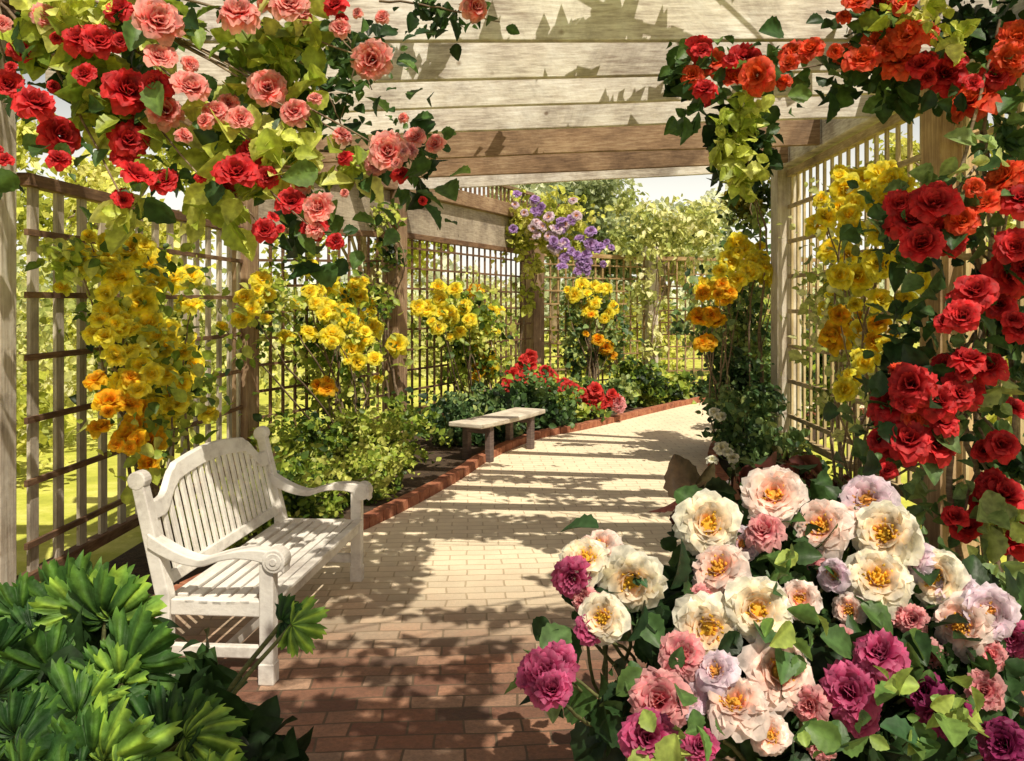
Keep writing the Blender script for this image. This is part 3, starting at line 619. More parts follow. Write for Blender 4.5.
# 4. yellow climbers
SUN_AZ, SUN_EL = 24.0, 57.0                      # sun stands behind the camera, a little to its right
SRC = Vector((math.sin(R(SUN_AZ)) * math.cos(R(SUN_EL)), -math.cos(R(SUN_AZ)) * math.cos(R(SUN_EL)), math.sin(R(SUN_EL))))
def sunward(px, py, Y, others, rad):               # climbers grow outward until a bloom is no longer in the shade of those above it
    for _ in range(9):
        p = at(px, py, Y); bad = False
        for q in others:
            d = q - p; k = d.dot(SRC)
            if k > .02 and (d - SRC * k).length < rad: bad = True; break
        if not bad: break
        Y -= .07
    return Y
def yellow(label, lst, base, nleaf, blobs, r, pal=LT, lsize=.06, Yf=None, group=None, sc=1.0, off=.3):
    t = plant('yellow_climber', label, 'climber', base)
    P = []
    for x, y, k in sorted(lst, key=lambda e: e[1]):
        Y = (Yf(x) if Yf else wallY(x, off)) + random.uniform(-.06, .1); Y = sunward(x, y, Y, P, r * 1.5 * Y / F); p = at(x, y, Y); P.append(p)
        bloom(t, p, 1.95 * (r * random.uniform(.8, 1.2)) * Y / F, k)
        for _ in range(random.choice((1, 2, 2))):
            x2, y2 = x + random.gauss(0, r * 1.35), y + random.gauss(0, r * 1.3); Y2 = sunward(x2, y2, Y + random.uniform(-.05, .12), P, r * 1.2 * Y / F); q = at(x2, y2, Y2)
            if len(P) < 98: P.append(q); bloom(t, q, 1.85 * r * random.uniform(.5, 1.0) * Y2 / F, k)
    stems(t, base, random.sample(P, min(14, len(P))), .016 * sc, .004, BARK)
    L = around(P, int(nleaf * .8), r * 1.9 * P[0].y / F, .2) - np.array([0, 0, .05])
    B = cat(*[blob(x, y, a_, b_, (Yf(x) if Yf else wallY(x, off)) + .04, .16, int(n * .8)) for x, y, a_, b_, n in blobs])
    leaves('foliage', cat(L, B) + np.array([0, .13, 0]), lsize, pal, t, 1, bias=.16)
    return t
yellow('yellow flowering climber on the grey slatted trellis left of the white bench', [(85,257,'Y'),(110,243,'Y'),(130,250,'Y'),(100,270,'Y'),(120,278,'Y'),(150,265,'Y'),(155,285,'Y'),(175,280,'Y'),(190,278,'Y'),(140,303,'Y'),(108,313,'Y'),
  (150,325,'Y'),(162,345,'Y'),(145,350,'Y'),(168,333,'Y'),(185,355,'Y'),(192,365,'Y'),(175,380,'Y'),(155,370,'Y'),(170,392,'Y'),(185,385,'Y'),(110,402,'A'),(140,408,'A'),(130,438,'A'),(122,330,'Y'),(78,262,'Y'),(150,440,'A'),(140,372,'Y'),(125,385,'Y'),(150,405,'Y'),(165,415,'Y'),(128,355,'Y'),(135,425,'A')],
  (-2.55, 5.9, .03), 750, [(140,360,45,80,520),(60,260,40,22,130),(105,330,40,50,170),(150,440,30,35,160)], 13, pal=LT, lsize=.065, off=.36)
yellow('yellow flowering climber between the brown post and the vine clad post', [(262,280,'Y'),(245,298,'Y'),(268,295,'Y'),(308,268,'Y'),(330,285,'Y'),(310,292,'Y'),(342,298,'Y'),(357,290,'Y'),(325,308,'Y'),(350,322,'Y'),(368,310,'Y'),(308,333,'Y'),
  (332,335,'Y'),(352,350,'Y'),(362,340,'Y'),(357,362,'Y'),(372,328,'Y'),(328,385,'A'),(397,345,'Y'),(345,312,'Y'),(252,310,'Y')],
  (-1.9, 9.3, .03), 800, [(320,340,48,70,700),(270,300,30,30,200),(350,400,34,40,260),(300,250,40,25,150)], 9, lsize=.07)
yellow('yellow flowering climber directly behind the small backless bench', [(440,300,'Y'),(455,290,'Y'),(475,290,'A'),(465,305,'Y'),(450,315,'Y'),(470,320,'Y'),(482,330,'Y'),(490,312,'Y'),(460,332,'Y'),(475,345,'Y'),(486,352,'A'),(490,367,'Y'),(438,328,'Y'),(478,370,'A'),(428,310,'Y')],
  (-.75, 12.2, .03), 800, [(465,350,35,70,900),(480,380,30,40,400)], 8, pal=LT, lsize=.085)
yellow('small yellow climber on the far trellis above the red flowers', [(582,285,'Y'),(600,290,'Y'),(594,302,'Y'),(613,307,'Y'),(598,340,'A'),(606,348,'A'),(590,312,'Y'),(575,295,'Y')],
  (1.15, 15.6, .03), 500, [(583,330,20,50,500),(610,340,25,50,400),(570,350,12,30,150)], 7, pal=BL, lsize=.10)
yellow('yellow and amber flowering climber left of the far right post', [(745,250,'Y'),(730,262,'Y'),(760,260,'Y'),(720,285,'Y'),(738,280,'Y'),(722,296,'A'),(705,290,'Y'),(712,315,'A'),(750,270,'Y'),(737,244,'Y'),(700,318,'A'),(718,322,'A'),(765,268,'Y')],
  (2.3, 10.1, .03), 500, [(735,310,30,50,500),(745,400,32,80,1500),(700,330,15,20,90),(755,225,20,30,170)], 9.5, pal=BL, lsize=.075, Yf=lambda x: 9.6)
yellow('yellow flowering climber on the tall tan trellis in front of the right hand posts', [(880,175,'Y'),(864,180,'Y'),(892,182,'Y'),(820,225,'Y'),(850,227,'Y'),(830,250,'Y'),(870,200,'Y'),(865,270,'Y'),(880,265,'Y'),(893,258,'Y'),(885,200,'Y'),
  (840,325,'A'),(835,337,'A'),(860,332,'Y'),(876,342,'A'),(889,346,'Y'),(900,356,'Y'),(847,190,'Y'),(858,278,'Y'),(905,300,'Y'),(840,208,'Y'),(880,235,'Y'),(835,290,'Y'),(868,360,'Y'),(850,380,'Y')],
  (2.45, 6.4, .03), 350, [(850,300,36,60,200),(870,370,34,40,130),(815,290,20,40,70),(860,420,30,24,50),(830,390,16,30,50)], 12, pal=[(.16,.20,.05),(.36,.42,.10),(.56,.60,.20),(.74,.74,.36)], lsize=.06, Yf=lambda x: 850 * 2.22 / (x - 530))

# 5. peony bush, lower right
t5 = plant('peony_bush', 'large bush of cream, blush and magenta peonies in the lower right', 'peony', (1.0, 2.85, .02))
b5 = [(708,524,'W',28),(774,497,'P',29),(822,528,'P',29),(867,500,'L',26),(886,535,'W',31),(720,570,'P',29),(878,580,'W',31),(938,580,'W',29),(962,625,'P',28),
 (988,612,'L',24),(912,620,'K',14),(707,628,'W',29),(757,610,'W',30),(765,532,'K',20),(682,655,'K',22),(717,672,'L',19),(778,672,'P',31),(735,705,'P',31),(660,700,'K',28),(648,738,'M',26),
 (850,692,'M',27),(880,655,'M',25),(930,655,'K',13),(810,558,'K',16),(945,712,'D',25),(985,690,'K',18),(1012,638,'M',18),(1005,745,'D',24),(845,520,'P',18),(925,690,'D',18),(700,745,'M',16),(860,715,'M',18)]
def py(y): return 3.15 - (y - 490) / 270 * .85
pts5 = []
b5 += [(742,545,'L',16),(700,600,'K',15),(842,640,'K',14),(800,600,'P',18),(915,560,'L',18),(835,575,'L',16),(810,705,'K',18),(690,700,'L',17),(955,590,'L',18),(900,615,'K',13),(770,735,'P',18),(820,745,'K',15),(990,655,'K',15),(850,610,'P',16)]
for x, y, k, r in b5:
    Y = py(y) + random.uniform(-.05, .05) + (.06 if r < 19 else 0); p = at(x, y, Y); pts5.append(p); bloom(t5, p, 1.80 * r * Y / F, k, face=(-p.x * .5, -.9, .55))
stems(t5, (1.0, 2.95, .02), [p + Vector((0, .04, -.02)) for p in pts5], .011, .006)
leaves('foliage', cat(around(pts5, 300, .09, .22), *[blob(x, y, a_, b_, py(y) + .30, .14, n) for x, y, a_, b_, n in
   ((830,600,140,60,420),(830,700,190,60,560),(960,680,80,80,260),(700,610,60,60,160),(900,740,150,40,260),(640,720,50,45,60),(800,470,40,14,12),(1000,600,40,60,60))]), .092, DK, t5, 2, bias=-.08)
leaves('bright_foliage', cat(blob(782,580,12,10,2.75,.03,5), blob(800,635,22,14,2.6,.03,9), blob(775,630,20,12,2.6,.03,6), blob(700,725,45,30,2.3,.05,16), blob(880,710,60,30,2.35,.05,16), blob(960,700,40,30,2.4,.05,9), blob(630,590,30,20,2.8,.04,6), blob(820,740,90,20,2.25,.05,10)), .075,
   [(.03,.08,.035), (.07, .15, .05), (.14, .26, .06), (.36, .46, .10)], t5, 2)
leaves('bronze_foliage', cat(blob(770, 480, 55, 12, 3.35, .06, 16), blob(700,500,20,14,3.3,.06,8), blob(720,540,60,30,3.3,.1,22)), .12, [(.05,.012,.01), (.12,.03,.02), (.03,.05,.02)], t5, 2)
t6 = plant('peony_bush', 'smaller magenta and white peony reaching left over the path', 'peony', (.42, 2.95, .02))
b6 = [(632,580,'W',28),(585,560,'W',23),(572,577,'M',18),(603,618,'W',22),(590,628,'M',14),(545,675,'M',24),(558,662,'M',17),(600,550,'P',20),(553,690,'M',16),(585,600,'K',12)]
pts6 = []
for x, y, k, r in b6:
    Y = py(y) - .05 + random.uniform(-.04, .04); p = at(x, y, Y); pts6.append(p); bloom(t6, p, 1.92 * r * Y / F, k, face=(-.2, -.9, .5))
stems(t6, (.42, 2.95, .02), [p + Vector((0, .03, -.02)) for p in pts6], .009, .005)
leaves('foliage', cat(around(pts6, 34, .05, .12), blob(645, 630, 34, 36, 2.85, .08, 60), blob(625, 690, 32, 25, 2.7, .08, 22), blob(640,745,40,22,2.6,.08,26)), .10, BL[:4], t6, 2, bias=-.15)

# 6. big lobed leaves, lower left
def lobed_leaf(seed):                              # palmate blade: lobes fan out from the stalk, toothed edge, raised ribs
    r = random.Random(seed); nr, nt_ = 9, 169; V = []; C = []; nl = r.choice((7, 7, 9)); A = R(r.uniform(112, 130)); jag = r.uniform(0, 6); droop = r.uniform(.15, .5)
    amp = [r.uniform(.7, 1.2) for _ in range(nl)]; asym = r.uniform(-.18, .18)
    for i in range(nt_):
        q = i / (nt_ - 1); th = (q * 2 - 1) * A; l = q * nl; li = min(nl - 1, int(l)); f = l - li
        lobe = math.sin(PI * f) ** .55; m = 1 - abs(q * 2 - 1)
        rad = (1 + asym * math.sin(th)) * (.45 + .55 * min(1, m * 1.4) ** .8) * (.66 + .34 * lobe * amp[li]) * (1 + .13 * ((f * 4.0 + jag) % 1.0) * (lobe + .3) - .05)
        rib = math.exp(-((f - .5) * 6) ** 2); gap = 1 - lobe
        for j in range(nr):
            v = j / (nr - 1); rr = rad * v
            x = rr * math.sin(th) * .90; y = rr * math.cos(th) * .92 + .10
            z = .10 * math.sin(min(1, v * 1.2) * PI) + .055 * (rib - gap) * v - droop * rr * rr * .75 + .07 * v * v * math.sin(f * 7 + li * 2 + jag) + .03 * math.sin(v * 6 + li)
            V.append((x, y, z)); k = .68 + .55 * rib * (1 - .4 * v) + .35 * max(0, v - .6) / .4 - .18 * gap  # paler ribs; the pale rim paints light on the leaf edges
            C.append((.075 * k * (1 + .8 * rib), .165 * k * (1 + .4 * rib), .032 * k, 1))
    Fc = [(i * nr + j, i * nr + j + 1, (i + 1) * nr + j + 1, (i + 1) * nr + j) for i in range(nt_ - 1) for j in range(nr - 1)]
    return V, Fc, C
LL = []
for s in range(6):
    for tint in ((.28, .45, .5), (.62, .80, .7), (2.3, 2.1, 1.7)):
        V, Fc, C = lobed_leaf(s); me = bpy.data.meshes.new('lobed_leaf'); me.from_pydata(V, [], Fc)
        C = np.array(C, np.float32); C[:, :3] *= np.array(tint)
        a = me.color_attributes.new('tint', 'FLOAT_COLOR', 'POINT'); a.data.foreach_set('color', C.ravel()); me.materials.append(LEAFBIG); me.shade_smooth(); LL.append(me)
t7 = plant('acanthus_plant', 'large glossy lobed leaves growing in front of the white bench', 'plant', (-1.5, 2.75, .02))
#  (x, y of leaf base, direction in picture degrees (0=right, 90=up), length px, shade 0..2, depth)
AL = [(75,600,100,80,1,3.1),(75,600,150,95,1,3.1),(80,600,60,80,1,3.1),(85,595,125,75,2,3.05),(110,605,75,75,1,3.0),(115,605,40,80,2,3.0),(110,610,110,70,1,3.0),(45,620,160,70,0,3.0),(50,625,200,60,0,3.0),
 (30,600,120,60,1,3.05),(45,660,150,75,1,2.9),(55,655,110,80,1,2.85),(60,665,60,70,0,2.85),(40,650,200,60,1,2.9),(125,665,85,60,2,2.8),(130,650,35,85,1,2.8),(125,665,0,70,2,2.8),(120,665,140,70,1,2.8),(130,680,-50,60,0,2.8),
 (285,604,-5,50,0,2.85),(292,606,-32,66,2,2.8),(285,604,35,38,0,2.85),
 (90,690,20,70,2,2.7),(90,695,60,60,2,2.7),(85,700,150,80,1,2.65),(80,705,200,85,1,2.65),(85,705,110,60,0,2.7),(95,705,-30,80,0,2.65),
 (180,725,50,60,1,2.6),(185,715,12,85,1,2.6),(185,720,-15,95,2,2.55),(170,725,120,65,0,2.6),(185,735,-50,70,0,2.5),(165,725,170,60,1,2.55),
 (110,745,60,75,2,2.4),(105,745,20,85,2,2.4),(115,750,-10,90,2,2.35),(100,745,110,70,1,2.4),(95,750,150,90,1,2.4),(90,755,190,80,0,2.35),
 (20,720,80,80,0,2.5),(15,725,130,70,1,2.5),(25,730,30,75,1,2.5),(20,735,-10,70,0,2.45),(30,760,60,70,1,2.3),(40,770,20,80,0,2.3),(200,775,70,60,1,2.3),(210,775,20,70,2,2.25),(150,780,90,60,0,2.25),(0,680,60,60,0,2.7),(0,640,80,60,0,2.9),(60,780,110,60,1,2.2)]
AL += [(x + random.uniform(-22, 16), y + random.uniform(0, 30), a_ + random.uniform(-40, 40), ln * .8, 0, Y + .1) for x, y, a_, ln, sh, Y in AL[::2] if x < 215]
bm = bmesh.new()
for i, (x, y, ang, ln, sh, Y) in enumerate(AL):
    b0 = at(x - 4, y + 18, Y); L = ln * random.uniform(.56, .86) * Y / F; a = R(ang + random.uniform(-8, 8))
    fwd = Vector((math.cos(a), -.28 + random.uniform(-.3, .2), math.sin(a) * .85 + .25)).normalized()
    nrm = Vector((.12, -1.0, .55)) + Vector([random.gauss(0, .2) for _ in range(3)]); nrm = (nrm - fwd * nrm.dot(fwd)).normalized(); sd = fwd.cross(nrm)
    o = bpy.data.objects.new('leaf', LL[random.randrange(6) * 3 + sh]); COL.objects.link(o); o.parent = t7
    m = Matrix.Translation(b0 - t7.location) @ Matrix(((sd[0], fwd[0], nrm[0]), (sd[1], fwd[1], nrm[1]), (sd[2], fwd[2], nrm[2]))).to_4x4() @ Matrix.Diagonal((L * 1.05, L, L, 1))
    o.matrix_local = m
    root = Vector((-1.5 + (b0.x + 1.5) * .35, 2.75 + (b0.y - 2.75) * .4, .02))
    tube(bm, spline([root, root.lerp(b0, .55) + Vector((0, .02, .06)), b0 + fwd * .1 * L], 6), .012, .006)
obj('stems', bm, STEM, t7, world=True, smooth=True)
leaves('inner_foliage', cat(blob3((-1.6, 2.95, .35), (.55, .3, .32), 900), blob3((-1.2, 2.75, .2), (.45, .25, .2), 500)), .13, DK[:3], t7, 1)

# 7. low shrubs and flowers in the bed
def shrub(label, blobs, pal, size, n, flowers=None, name='low_shrub', bias=.12, detail=1, up=.55, cat_='shrub', fr=6):
    c = blobs[0][0]; t = plant(name, label, cat_, (c[0], c[1], .03))
    st = [Vector(b[0]) + Vector((random.uniform(-.6, .6) * b[1][0], random.uniform(-.6, .6) * b[1][1], random.uniform(.0, .5) * b[1][2])) for b in blobs for _ in range(4)]
    stems(t, (c[0], c[1], .03), st, .012, .004)
    tot = sum(b[1][0] * b[1][2] for b in blobs)
    P = cat(*[blob3(b[0], b[1], int(n * b[1][0] * b[1][2] / tot) + 10) for b in blobs]); P[:, 2] = np.maximum(P[:, 2], .05)
    leaves('foliage', P, size, pal, t, detail, bias=bias, up=up, hang=-.2)
    for x, y, Y, k in (flowers or []):
        Y -= .45
        bloom(t, at(x, y, Y), 2 * fr * random.uniform(.7, 1.25) * Y / F, k)
    return t
shrub('bright green low shrub beside the brick edging behind the white bench', [((-1.95, 7.0, .22), (.45, .6, .28)), ((-1.5, 8.0, .2), (.35, .6, .26)), ((-2.3, 6.3, .18), (.3, .5, .22))], LT, .05, 5600, bias=.2)
shrub('dark leafy shrub under the second yellow climber', [((-2.05, 9.0, .4), (.5, .5, .42)), ((-1.5, 9.2, .35), (.5, .4, .38)), ((-2.4, 8.4, .35), (.35, .5, .4))], LT, .06, 3200, bias=.12)
shrub('dark blue green shrub left of the small backless bench', [((-.95, 10.7, .3), (.45, .4, .38)), ((-.6, 11.2, .3), (.5, .5, .36))], BL, .07, 2600, bias=-.15)
shrub('deep green shrub just behind the small backless bench', [((.02, 12.1, .35), (.6, .5, .42)), ((-.3, 11.6, .3), (.5, .4, .35))], DK, .08, 2600)
fl = [(522,368,13.6,'S'),(515,380,13.4,'S'),(528,378,13.4,'S'),(520,372,13.6,'S'),(532,366,13.5,'S'),(552,376,13.8,'S'),(560,386,13.6,'S'),(553,383,13.7,'S'),(565,390,13.7,'S'),(512,386,13.3,'S'),(545,372,13.8,'S'),(526,360,13.6,'S'),(540,384,13.2,'S'),(519,390,13.3,'S'),(534,390,13,'Z'),(530,396,13,'Z')]
fl += [(x + random.gauss(0, 3), y + random.gauss(0, 3), Y, k) for x, y, Y, k in fl[:14]]
shrub('bushy plant with a tall cluster of red flowers behind the backless bench', [((.0, 13.4, .45), (.5, .4, .45)), ((.5, 13.2, .35), (.5, .4, .38)), ((.6, 12.6, .25), (.45, .3, .25))], LT, .085, 2600, fl, 'flowering_plant', cat_='plant', bias=-.05, fr=7)
fl = [(582,394,14.3,'S'),(590,398,14.1,'S'),(600,396,14.2,'S'),(608,400,14.2,'S'),(575,390,14.4,'S'),(595,390,14.6,'S'),(604,405,14,'S'),(612,394,14.6,'S'),(586,402,14,'S'),(618,402,14.3,'K')]
fl += [(568, 388, 14.0, 'S'), (562, 392, 14, 'S'), (572, 396, 14, 'S')]; fl += [(x + random.gauss(0, 5), y + random.gauss(0, 3), Y, k) for x, y, Y, k in fl]; fl = [(x, y, 13.3, k) for x, y, Y, k in fl]
shrub('low green plant with a spread of red flowers at the path bend', [((1.15, 14.2, .25), (.6, .4, .3)), ((.75, 13.4, .22), (.5, .35, .24))], BL, .085, 2200, fl, 'flowering_plant', cat_='plant', fr=6)
shrub('mid green rounded shrub where the bed narrows at the path bend', [((1.95, 14.9, .4), (.55, .4, .45)), ((2.5, 15.4, .3), (.5, .3, .35))], LT, .09, 2200, bias=-.1)
shrub('low dark clump of leaves at the far end of the bed', [((2.9, 16.0, .22), (.35, .25, .25)), ((3.3, 16.2, .15), (.3, .2, .15))], DK, .08, 700)
fl = [(858 / 2.54 + 380, 605 / 2.54 + 180, 9.2, 'Z'), (714, 412, 9.3, 'Z'), (722, 416, 9.2, 'Z'), (728, 452, 8.7, 'Z'), (722, 448, 8.8, 'Z'), (733, 458, 8.7, 'Z'), (712, 460, 8.6, 'Z')]
shrub('tall blue green shrub with white flowers at the foot of the far right post', [((2.3, 9.0, .55), (.35, .45, .6)), ((2.35, 8.4, .3), (.35, .5, .35)), ((2.5, 10.0, .9), (.4, .4, .9))], BL, .075, 4200, fl, cat_='shrub', bias=-.05, fr=5.5)
shrub('red tinged low shrub beside the right hand edging', [((2.25, 7.0, .25), (.3, .6, .3)), ((2.3, 6.0, .25), (.3, .6, .3))], [(.05, .015, .01), (.15, .04, .025), (.08, .12, .03), (.22, .28, .05)], .08, 1700)
shrub('leafy shrub beyond the far right post at the path turn', [((3.3, 11.6, .8), (.6, .5, .9)), ((4.2, 12.4, .9), (.8, .5, 1.0))], LT, .1, 3500, bias=-.1)

# vines on the posts
def post_vine(label, px_list, pal, n, size, base, fl=None, r=.02):
    t = plant('post_vine', label, 'vine', base); bm = bmesh.new()
    for k in range(3):
        c = [Vector(base)] + [at(x, y, Y) + Vector((random.uniform(-.1, .1), random.uniform(-.1, .0), 0)) for x, y, Y in px_list]
        tube(bm, spline(c, 7, .012), r, .006)
    obj('stems', bm, BARK, t, world=True, smooth=True)
    leaves('foliage', cat(*[blob(x, y, rx, ry, Y, .18, k) for x, y, rx, ry, Y, k in n]), size, pal, t, 1)
    for x, y, Y, kk, rr in fl or []: bloom(t, at(x, y, Y), 2 * rr * Y / F, kk)
post_vine('leafy vine twisting up the third post above the backless bench', [(392, 400, 10.7), (385, 330, 10.7), (398, 260, 10.7), (385, 205, 10.7)], LT, [(390,240,16,40,10.7,190),(380,215,22,16,10.6,90),(384,300,14,40,10.6,70),(398,420,18,30,10.5,130)], .075, (-1.65, 10.7, .03))
vf = [(530,205,13.9,'V',7),(540,210,13.9,'V',7),(548,222,13.9,'V',8),(560,228,13.9,'L',8),(575,240,13.9,'V',8),(582,252,13.8,'V',9),(578,262,13.8,'V',8),(586,243,13.9,'V',8),(570,256,13.8,'V',7),(545,236,13.9,'L',7),(552,240,13.9,'L',8),(560,215,13.9,'L',7),(520,208,13.9,'L',6),(592,258,13.8,'V',6),(572,272,13.8,'V',6),(535,226,13.9,'L',7),(565,240,13.9,'V',7),(600,240,13.9,'V',5)]
vf = [(x + random.gauss(0, 10), y + random.gauss(0, 9), Y - .1, k, r * .62) for x, y, Y, k, r in vf * 3]
post_vine('violet flowering vine climbing the post at the path bend', [(525, 380, 14.8), (520, 330, 14.7), (535, 270, 14.7), (518, 215, 14.5)], YG, [(500,215,28,22,14.4,260),(525,225,30,28,14.3,380),(555,215,40,22,14.1,420),(565,245,40,20,14.1,260),(530,290,14,40,14.6,130)], .10, (-.1, 14.8, .03), vf)
post_vine('pale leafy vine on the far post near the path turn', [(655, 380, 16.3), (648, 340, 16.3), (660, 280, 16.3), (650, 240, 16.3)], PALE, [(650,228,45,30,16.2,520),(690,222,36,26,16.0,360),(645,280,18,30,16.3,150),(655,335,12,40,16.3,120),(700,262,22,16,16.2,90),(615,245,25,14,16.3,110)], .11, (2.3, 16.3, .03))
post_vine('dark leafy vine with amber leaves beside the far right post', [(765, 450, 9.6), (755, 330, 9.5), (765, 240, 9.5), (750, 180, 9.5)], [(.012,.03,.01),(.04,.07,.015),(.12,.14,.02),(.32,.26,.03)], [(755,195,22,36,9.9,300),(738,205,20,18,9.9,120),(765,165,12,26,9.8,110)], .085, (2.6, 9.6, .03))

# unseen vine added over the roof, its leaves set to shape the dappled shade
kx, ky = -math.sin(R(SUN_AZ)) / math.tan(R(SUN_EL)), math.cos(R(SUN_AZ)) / math.tan(R(SUN_EL))   # ground shift of a shadow per metre of height
def nz2(x, y, s):
    return (np.sin(y * 6.2 * s + 1.5 * np.sin(x * .9 * s + 1.3) + .6 * np.sin(x * 3.1 * s)) * 1.1 + np.sin(y * 13.1 * s - x * .7 * s + 1.1 + np.sin(x * 2.3 * s)) * .75 + np.sin(x * 1.6 * s + y * 1.4 * s + .8) * .55 + np.sin(x * 5.3 * s + y * 2.2 * s) * .35) / 2.3
def shade(gx, gy):                               # how much of the ground at (gx, gy) lies in shade
    d = np.zeros_like(gx)
    mid = np.clip(1 - np.abs(gx + .1 - .1 * (gy - 5)) / 1.9, 0, 1)
    for lo, hi, v in ((-9, 3.95, 1.3), (3.95, 4.25, .78), (4.25, 4.6, .60), (4.6, 4.95, .34), (4.95, 6.5, .03), (6.5, 7.7, .70), (7.7, 9.0, .34), (9.0, 12.6, .10), (12.6, 40, .30)):
        d = np.where((gy >= lo) & (gy < hi), v, d)
    d = np.where((gx > .42) & (gy >= 4.7) & (gy < 6.1), .85, d)
    d = np.where((gx > .35) & (gy >= 6.1) & (gy < 7.5), .2, d)
    d = np.where((gx < -.75) & (gx > -1.25) & (gy > 4.9) & (gy < 8.6), 1.0, d)
    d = np.where((gx > -.2) & (gy < 4.45), .05, d)           # light on the peonies
    for lo, hi in ((3.82, 4.08), (4.17, 4.42), (4.50, 4.78)):      # three thin streaks of sun by the bench
        d = np.where((gy > lo) & (gy < hi) & (gx > -1.4) & (gx < -.32), -.2, d)
    d = np.where((gx > 1.35), .10, d)
    d = np.where((gx < -1.25), .06, d)                      # light on the bench, the big leaves and the wall climbers
    return d
n = 90000; cxy = np.stack([rng.uniform(-2.9, 2.9, n), rng.uniform(-.6, 9.6, n)], 1); cz = rng.uniform(3.74, 3.95, n)
gx, gy = cxy[:, 0] + kx * cz, cxy[:, 1] + ky * cz
sh = shade(gx, gy)
for (y_, s_, xl_, h_, m_) in [r for r in RAF if r[4] is W_BEAM]:      # open just in front of the pale rafters: sun on their faces
    dy = cxy[:, 1] - (y_ + s_ * cxy[:, 0]); sh = np.where((dy > -.58) & (dy < -.03), np.minimum(sh, .24 + (.34 * (cxy[:, 0] > .2) if y_ < 5 else 0)), sh)
keep = (.5 + .5 * nz2(gx, gy, 1.35) < sh) & (rng.random(n) < .6)
t8 = plant('unseen_roof_vine', 'unseen leafy vine added over the pergola rafters to shade the path', 'vine', (2.95, 3.6, .03))
leaves('foliage', np.column_stack([cxy[keep], cz[keep]]), .10, LT, t8, 0, up=2.2)
bm = bmesh.new()
tube(bm, spline([(2.95, 3.6, .03), (3.0, 3.6, 2), (2.95, 3.7, 3.9), (1.5, 4.2, 3.95), (-.5, 4.6, 3.9), (-2, 4.2, 3.9)], 8, .02), .03, .01)
for _ in range(10): x, y = random.uniform(-2, 2), random.uniform(.5, 6); tube(bm, spline([(2.9, 3.7, 3.85), ((x + 2.9) / 2, (y + 3.7) / 2, 3.98), (x, y, 3.9)], 6, .02), .012, .004)
obj('stems', bm, BARK, t8, world=True, smooth=True)

# ------------------------------------------------------------------ beyond the trellises
def bg_shrub(label, c, rad, pal, n, size, bias=0.):
    t = plant('garden_shrub', label, 'shrub', (c[0], c[1], 0), group='sunlit shrubs beyond the trellises')
    stems(t, (c[0], c[1], 0), [Vector(c) + Vector((random.uniform(-.5, .5) * rad[0], 0, random.uniform(-.2, .5) * rad[2])) for _ in range(5)], .04, .01, BARK)
    P = cat(blob3(c, rad, n)); P[:, 2] = np.maximum(P[:, 2], .05)
    leaves('foliage', P, size, pal, t, 0, bias=bias, clump=.7)
SH = [((-5.6, 8.2, .7), (1.0, .9, .9)), ((-6.6, 10.6, 1.1), (1.3, 1.1, 1.3)), ((-9.2, 12.5, 1.2), (1.9, 1.5, 1.5)), ((-5.2, 13.4, 1.2), (1.5, 1.2, 1.4)), ((-8.5, 17, 1.6), (2.4, 1.6, 1.9)), ((-3.4, 17.2, 1.1), (1.5, 1.2, 1.3)),
      ((-13.5, 16, 1.6), (2.6, 1.8, 2.0)), ((-1.5, 21.5, 1.2), (2.0, 1.4, 1.4)), ((2.2, 22.5, 1.0), (2.0, 1.3, 1.3)), ((6.0, 22.0, 1.3), (2.0, 1.3, 1.5)),
      ((5.6, 8.6, .9), (1.1, 1.0, 1.0)), ((6.8, 11.8, 1.3), (1.5, 1.3, 1.5)), ((9.8, 15.0, 1.7), (2.2, 1.6, 2.0)), ((4.8, 6.4, .6), (.8, .8, .7)), ((9.5, 10.5, 1.2), (1.6, 1.3, 1.4))]
names = ['nearest low', 'second', 'broad', 'rounded', 'tall far', 'small far', 'leftmost tall', 'wide', 'low', 'rounded', 'low', 'tall', 'far tall', 'nearest small', 'broad']
where = ['sunlit shrub seen through the grey slatted trellis', 'sunlit shrub left of the brown post outside the trellis', 'yellow green shrub far outside the left trellis', 'yellow green shrub outside the vine clad post',
 'pale shrub at the back of the left lawn', 'pale shrub outside the trellis behind the backless bench', 'pale shrub at the left edge beyond the trellis', 'shrub seen behind the violet vine through the trellis', 'shrub seen behind the red flowers through the trellis', 'shrub beyond the farthest trellis panel',
 'shrub seen through the tall tan trellis', 'shrub beyond the middle of the tan trellis', 'pale shrub far beyond the right trellis', 'shrub just outside the near end of the tan trellis', 'shrub right of the tan trellis']
for i, (c, rad) in enumerate(SH): bg_shrub(names[i] + ' ' + where[i], c, rad, [YG, PALE][i % 2], int(900 + 700 * rad[0] * rad[2]), .10 + .012 * rad[0] * 2)

def tree(label, x, y, h, cr, pal, n, size, hazy=0.):
    t = plant('garden_tree', label, 'tree', (x, y, 0), group='trees beyond the garden')
    bm = bmesh.new(); top = Vector((x + random.uniform(-.3, .3), y, h * .62)); tube(bm, spline([(x, y, -.05), (x + .1, y, h * .3), top], 6, .02), h * .028, h * .012, 8)
    ends = []
    for k in range(9):
        a = k * 2.4; e = top + Vector((math.cos(a) * cr * .65, math.sin(a) * cr * .55, random.uniform(-.1, .32) * h)); ends.append(e)
        s0 = Vector((x, y, h * random.uniform(.3, .58))); tube(bm, spline([s0, s0.lerp(e, .5) + Vector((0, 0, .12 * h)), e], 5, .03), h * .011, h * .003)
    obj('trunk', bm, BARK, t, world=True, smooth=True)
    P = cat(*[blob3(e, (cr * .42, cr * .42, h * .13), n // 10, .7) for e in ends + [top + Vector((0, 0, .15 * h))]])
    leaves('crown', P, size, pal, t, 0, clump=.45)
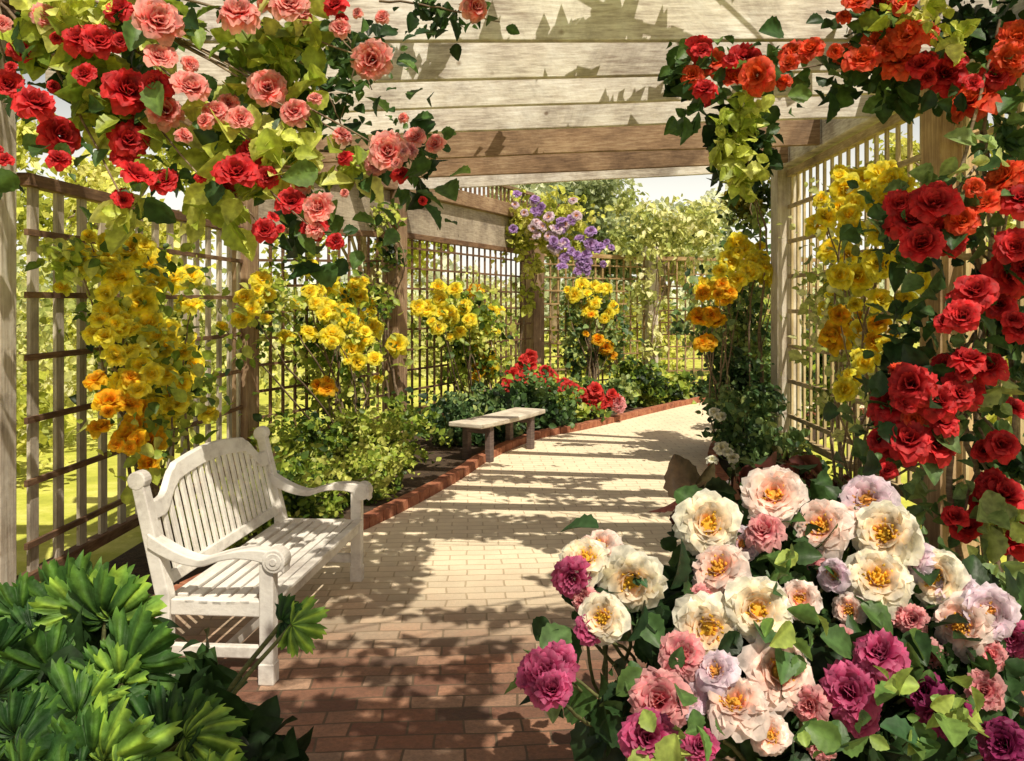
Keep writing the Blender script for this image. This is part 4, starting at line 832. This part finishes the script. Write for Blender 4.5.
HZ = [(.42, .48, .30), (.60, .65, .42), (.76, .79, .56), (.86, .88, .70)]  # distance haze put into these pale leaf colours
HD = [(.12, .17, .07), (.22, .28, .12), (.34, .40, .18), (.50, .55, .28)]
tree('dark green tree behind the violet vine at the path bend', 1.6, 21.5, 5.2, 1.7, HD, 6500, .17)
tree('pale airy tree above the farthest trellis panel', 3.7, 23.5, 4.9, 1.5, PALE, 4500, .15)
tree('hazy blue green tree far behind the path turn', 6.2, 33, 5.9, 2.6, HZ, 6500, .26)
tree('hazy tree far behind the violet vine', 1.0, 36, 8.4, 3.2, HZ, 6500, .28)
tree('yellow green tree beyond the left trellis', -9.5, 19, 6.0, 2.6, YG, 3400, .2)
tree('tall pale tree at the far left beyond the trellis', -16, 22, 7.5, 3.2, PALE, 3200, .22)
tree('broad yellow green tree beyond the third post', -5.2, 27, 6.8, 3.0, YG, 3600, .22)
tree('yellow green tree beyond the right trellis', 9.5, 18.5, 6.0, 2.5, YG, 3400, .2)
tree('tall pale tree at the far right', 14, 20, 7, 3.0, PALE, 3200, .22)
# far-off woodland that closes the horizon
P = np.column_stack([rng.uniform(-75, 75, 26000), rng.uniform(52, 62, 26000), rng.random(26000) ** 1.3 * 5.2])
P[:, 2] *= .55 + .45 * np.abs(np.sin(P[:, 0] * .16) * .6 + np.sin(P[:, 0] * .37 + 1) * .5)
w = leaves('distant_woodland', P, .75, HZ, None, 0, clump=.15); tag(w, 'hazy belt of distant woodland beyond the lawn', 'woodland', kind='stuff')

# ------------------------------------------------------------------ light, sky, camera
w = bpy.data.worlds.new('World'); scene.world = w; w.use_nodes = True; nt = w.node_tree; nt.nodes.clear()
sky = nt.nodes.new('ShaderNodeTexSky'); sky.sky_type = 'NISHITA'; sky.sun_disc = False; sky.sun_elevation = R(SUN_EL); sky.sun_rotation = R(180 - SUN_AZ)
sky.dust_density = 3.5; sky.air_density = 1.0; sky.ozone_density = .8
mx = nt.nodes.new('ShaderNodeMix'); mx.data_type = 'RGBA'; mx.blend_type = 'MULTIPLY'; mx.inputs[0].default_value = 1; mx.inputs[7].default_value = (1.2, 1.0, .82, 1)
bg = nt.nodes.new('ShaderNodeBackground'); bg.inputs[1].default_value = .078; o = nt.nodes.new('ShaderNodeOutputWorld')
nt.links.new(sky.outputs[0], mx.inputs[6]); tc = nt.nodes.new('ShaderNodeTexCoord'); sx = nt.nodes.new('ShaderNodeSeparateXYZ'); nt.links.new(tc.outputs['Generated'], sx.inputs[0])
hz = nt.nodes.new('ShaderNodeMapRange'); hz.inputs[1].default_value = .12; hz.inputs[2].default_value = .30; hz.inputs[3].default_value = .95; hz.inputs[4].default_value = 0; nt.links.new(sx.outputs['Z'], hz.inputs[0])
m2 = nt.nodes.new('ShaderNodeMix'); m2.data_type = 'RGBA'; m2.inputs[7].default_value = (14.5, 14.2, 12.8, 1)      # bright summer haze low in the sky
nt.links.new(hz.outputs[0], m2.inputs[0]); nt.links.new(mx.outputs[2], m2.inputs[6]); nt.links.new(m2.outputs[2], bg.inputs[0]); nt.links.new(bg.outputs[0], o.inputs[0])
sd = bpy.data.lights.new('sun', 'SUN'); sd.energy = 5.0; sd.angle = R(.5); sd.color = (1, .92, .76)
so = bpy.data.objects.new('sun', sd); COL.objects.link(so)
src = Vector((math.sin(R(SUN_AZ)) * math.cos(R(SUN_EL)), -math.cos(R(SUN_AZ)) * math.cos(R(SUN_EL)), math.sin(R(SUN_EL))))
so.rotation_euler = src.to_track_quat('Z', 'Y').to_euler(); so.location = src * 30
cd = bpy.data.cameras.new('camera'); cam = bpy.data.objects.new('camera', cd); COL.objects.link(cam)
cam.location = (0, 0, H); cam.rotation_euler = (R(90), 0, 0); cd.sensor_width = 36; cd.sensor_fit = 'HORIZONTAL'; cd.lens = F / 1024 * 36
cd.shift_x = -(VX - 512) / 1024; cd.shift_y = -(380.5 - VY) / 1024; cd.clip_end = 2000
scene.camera = cam
scene.view_settings.view_transform = 'Standard'; scene.view_settings.look = 'None'; scene.view_settings.exposure = 0
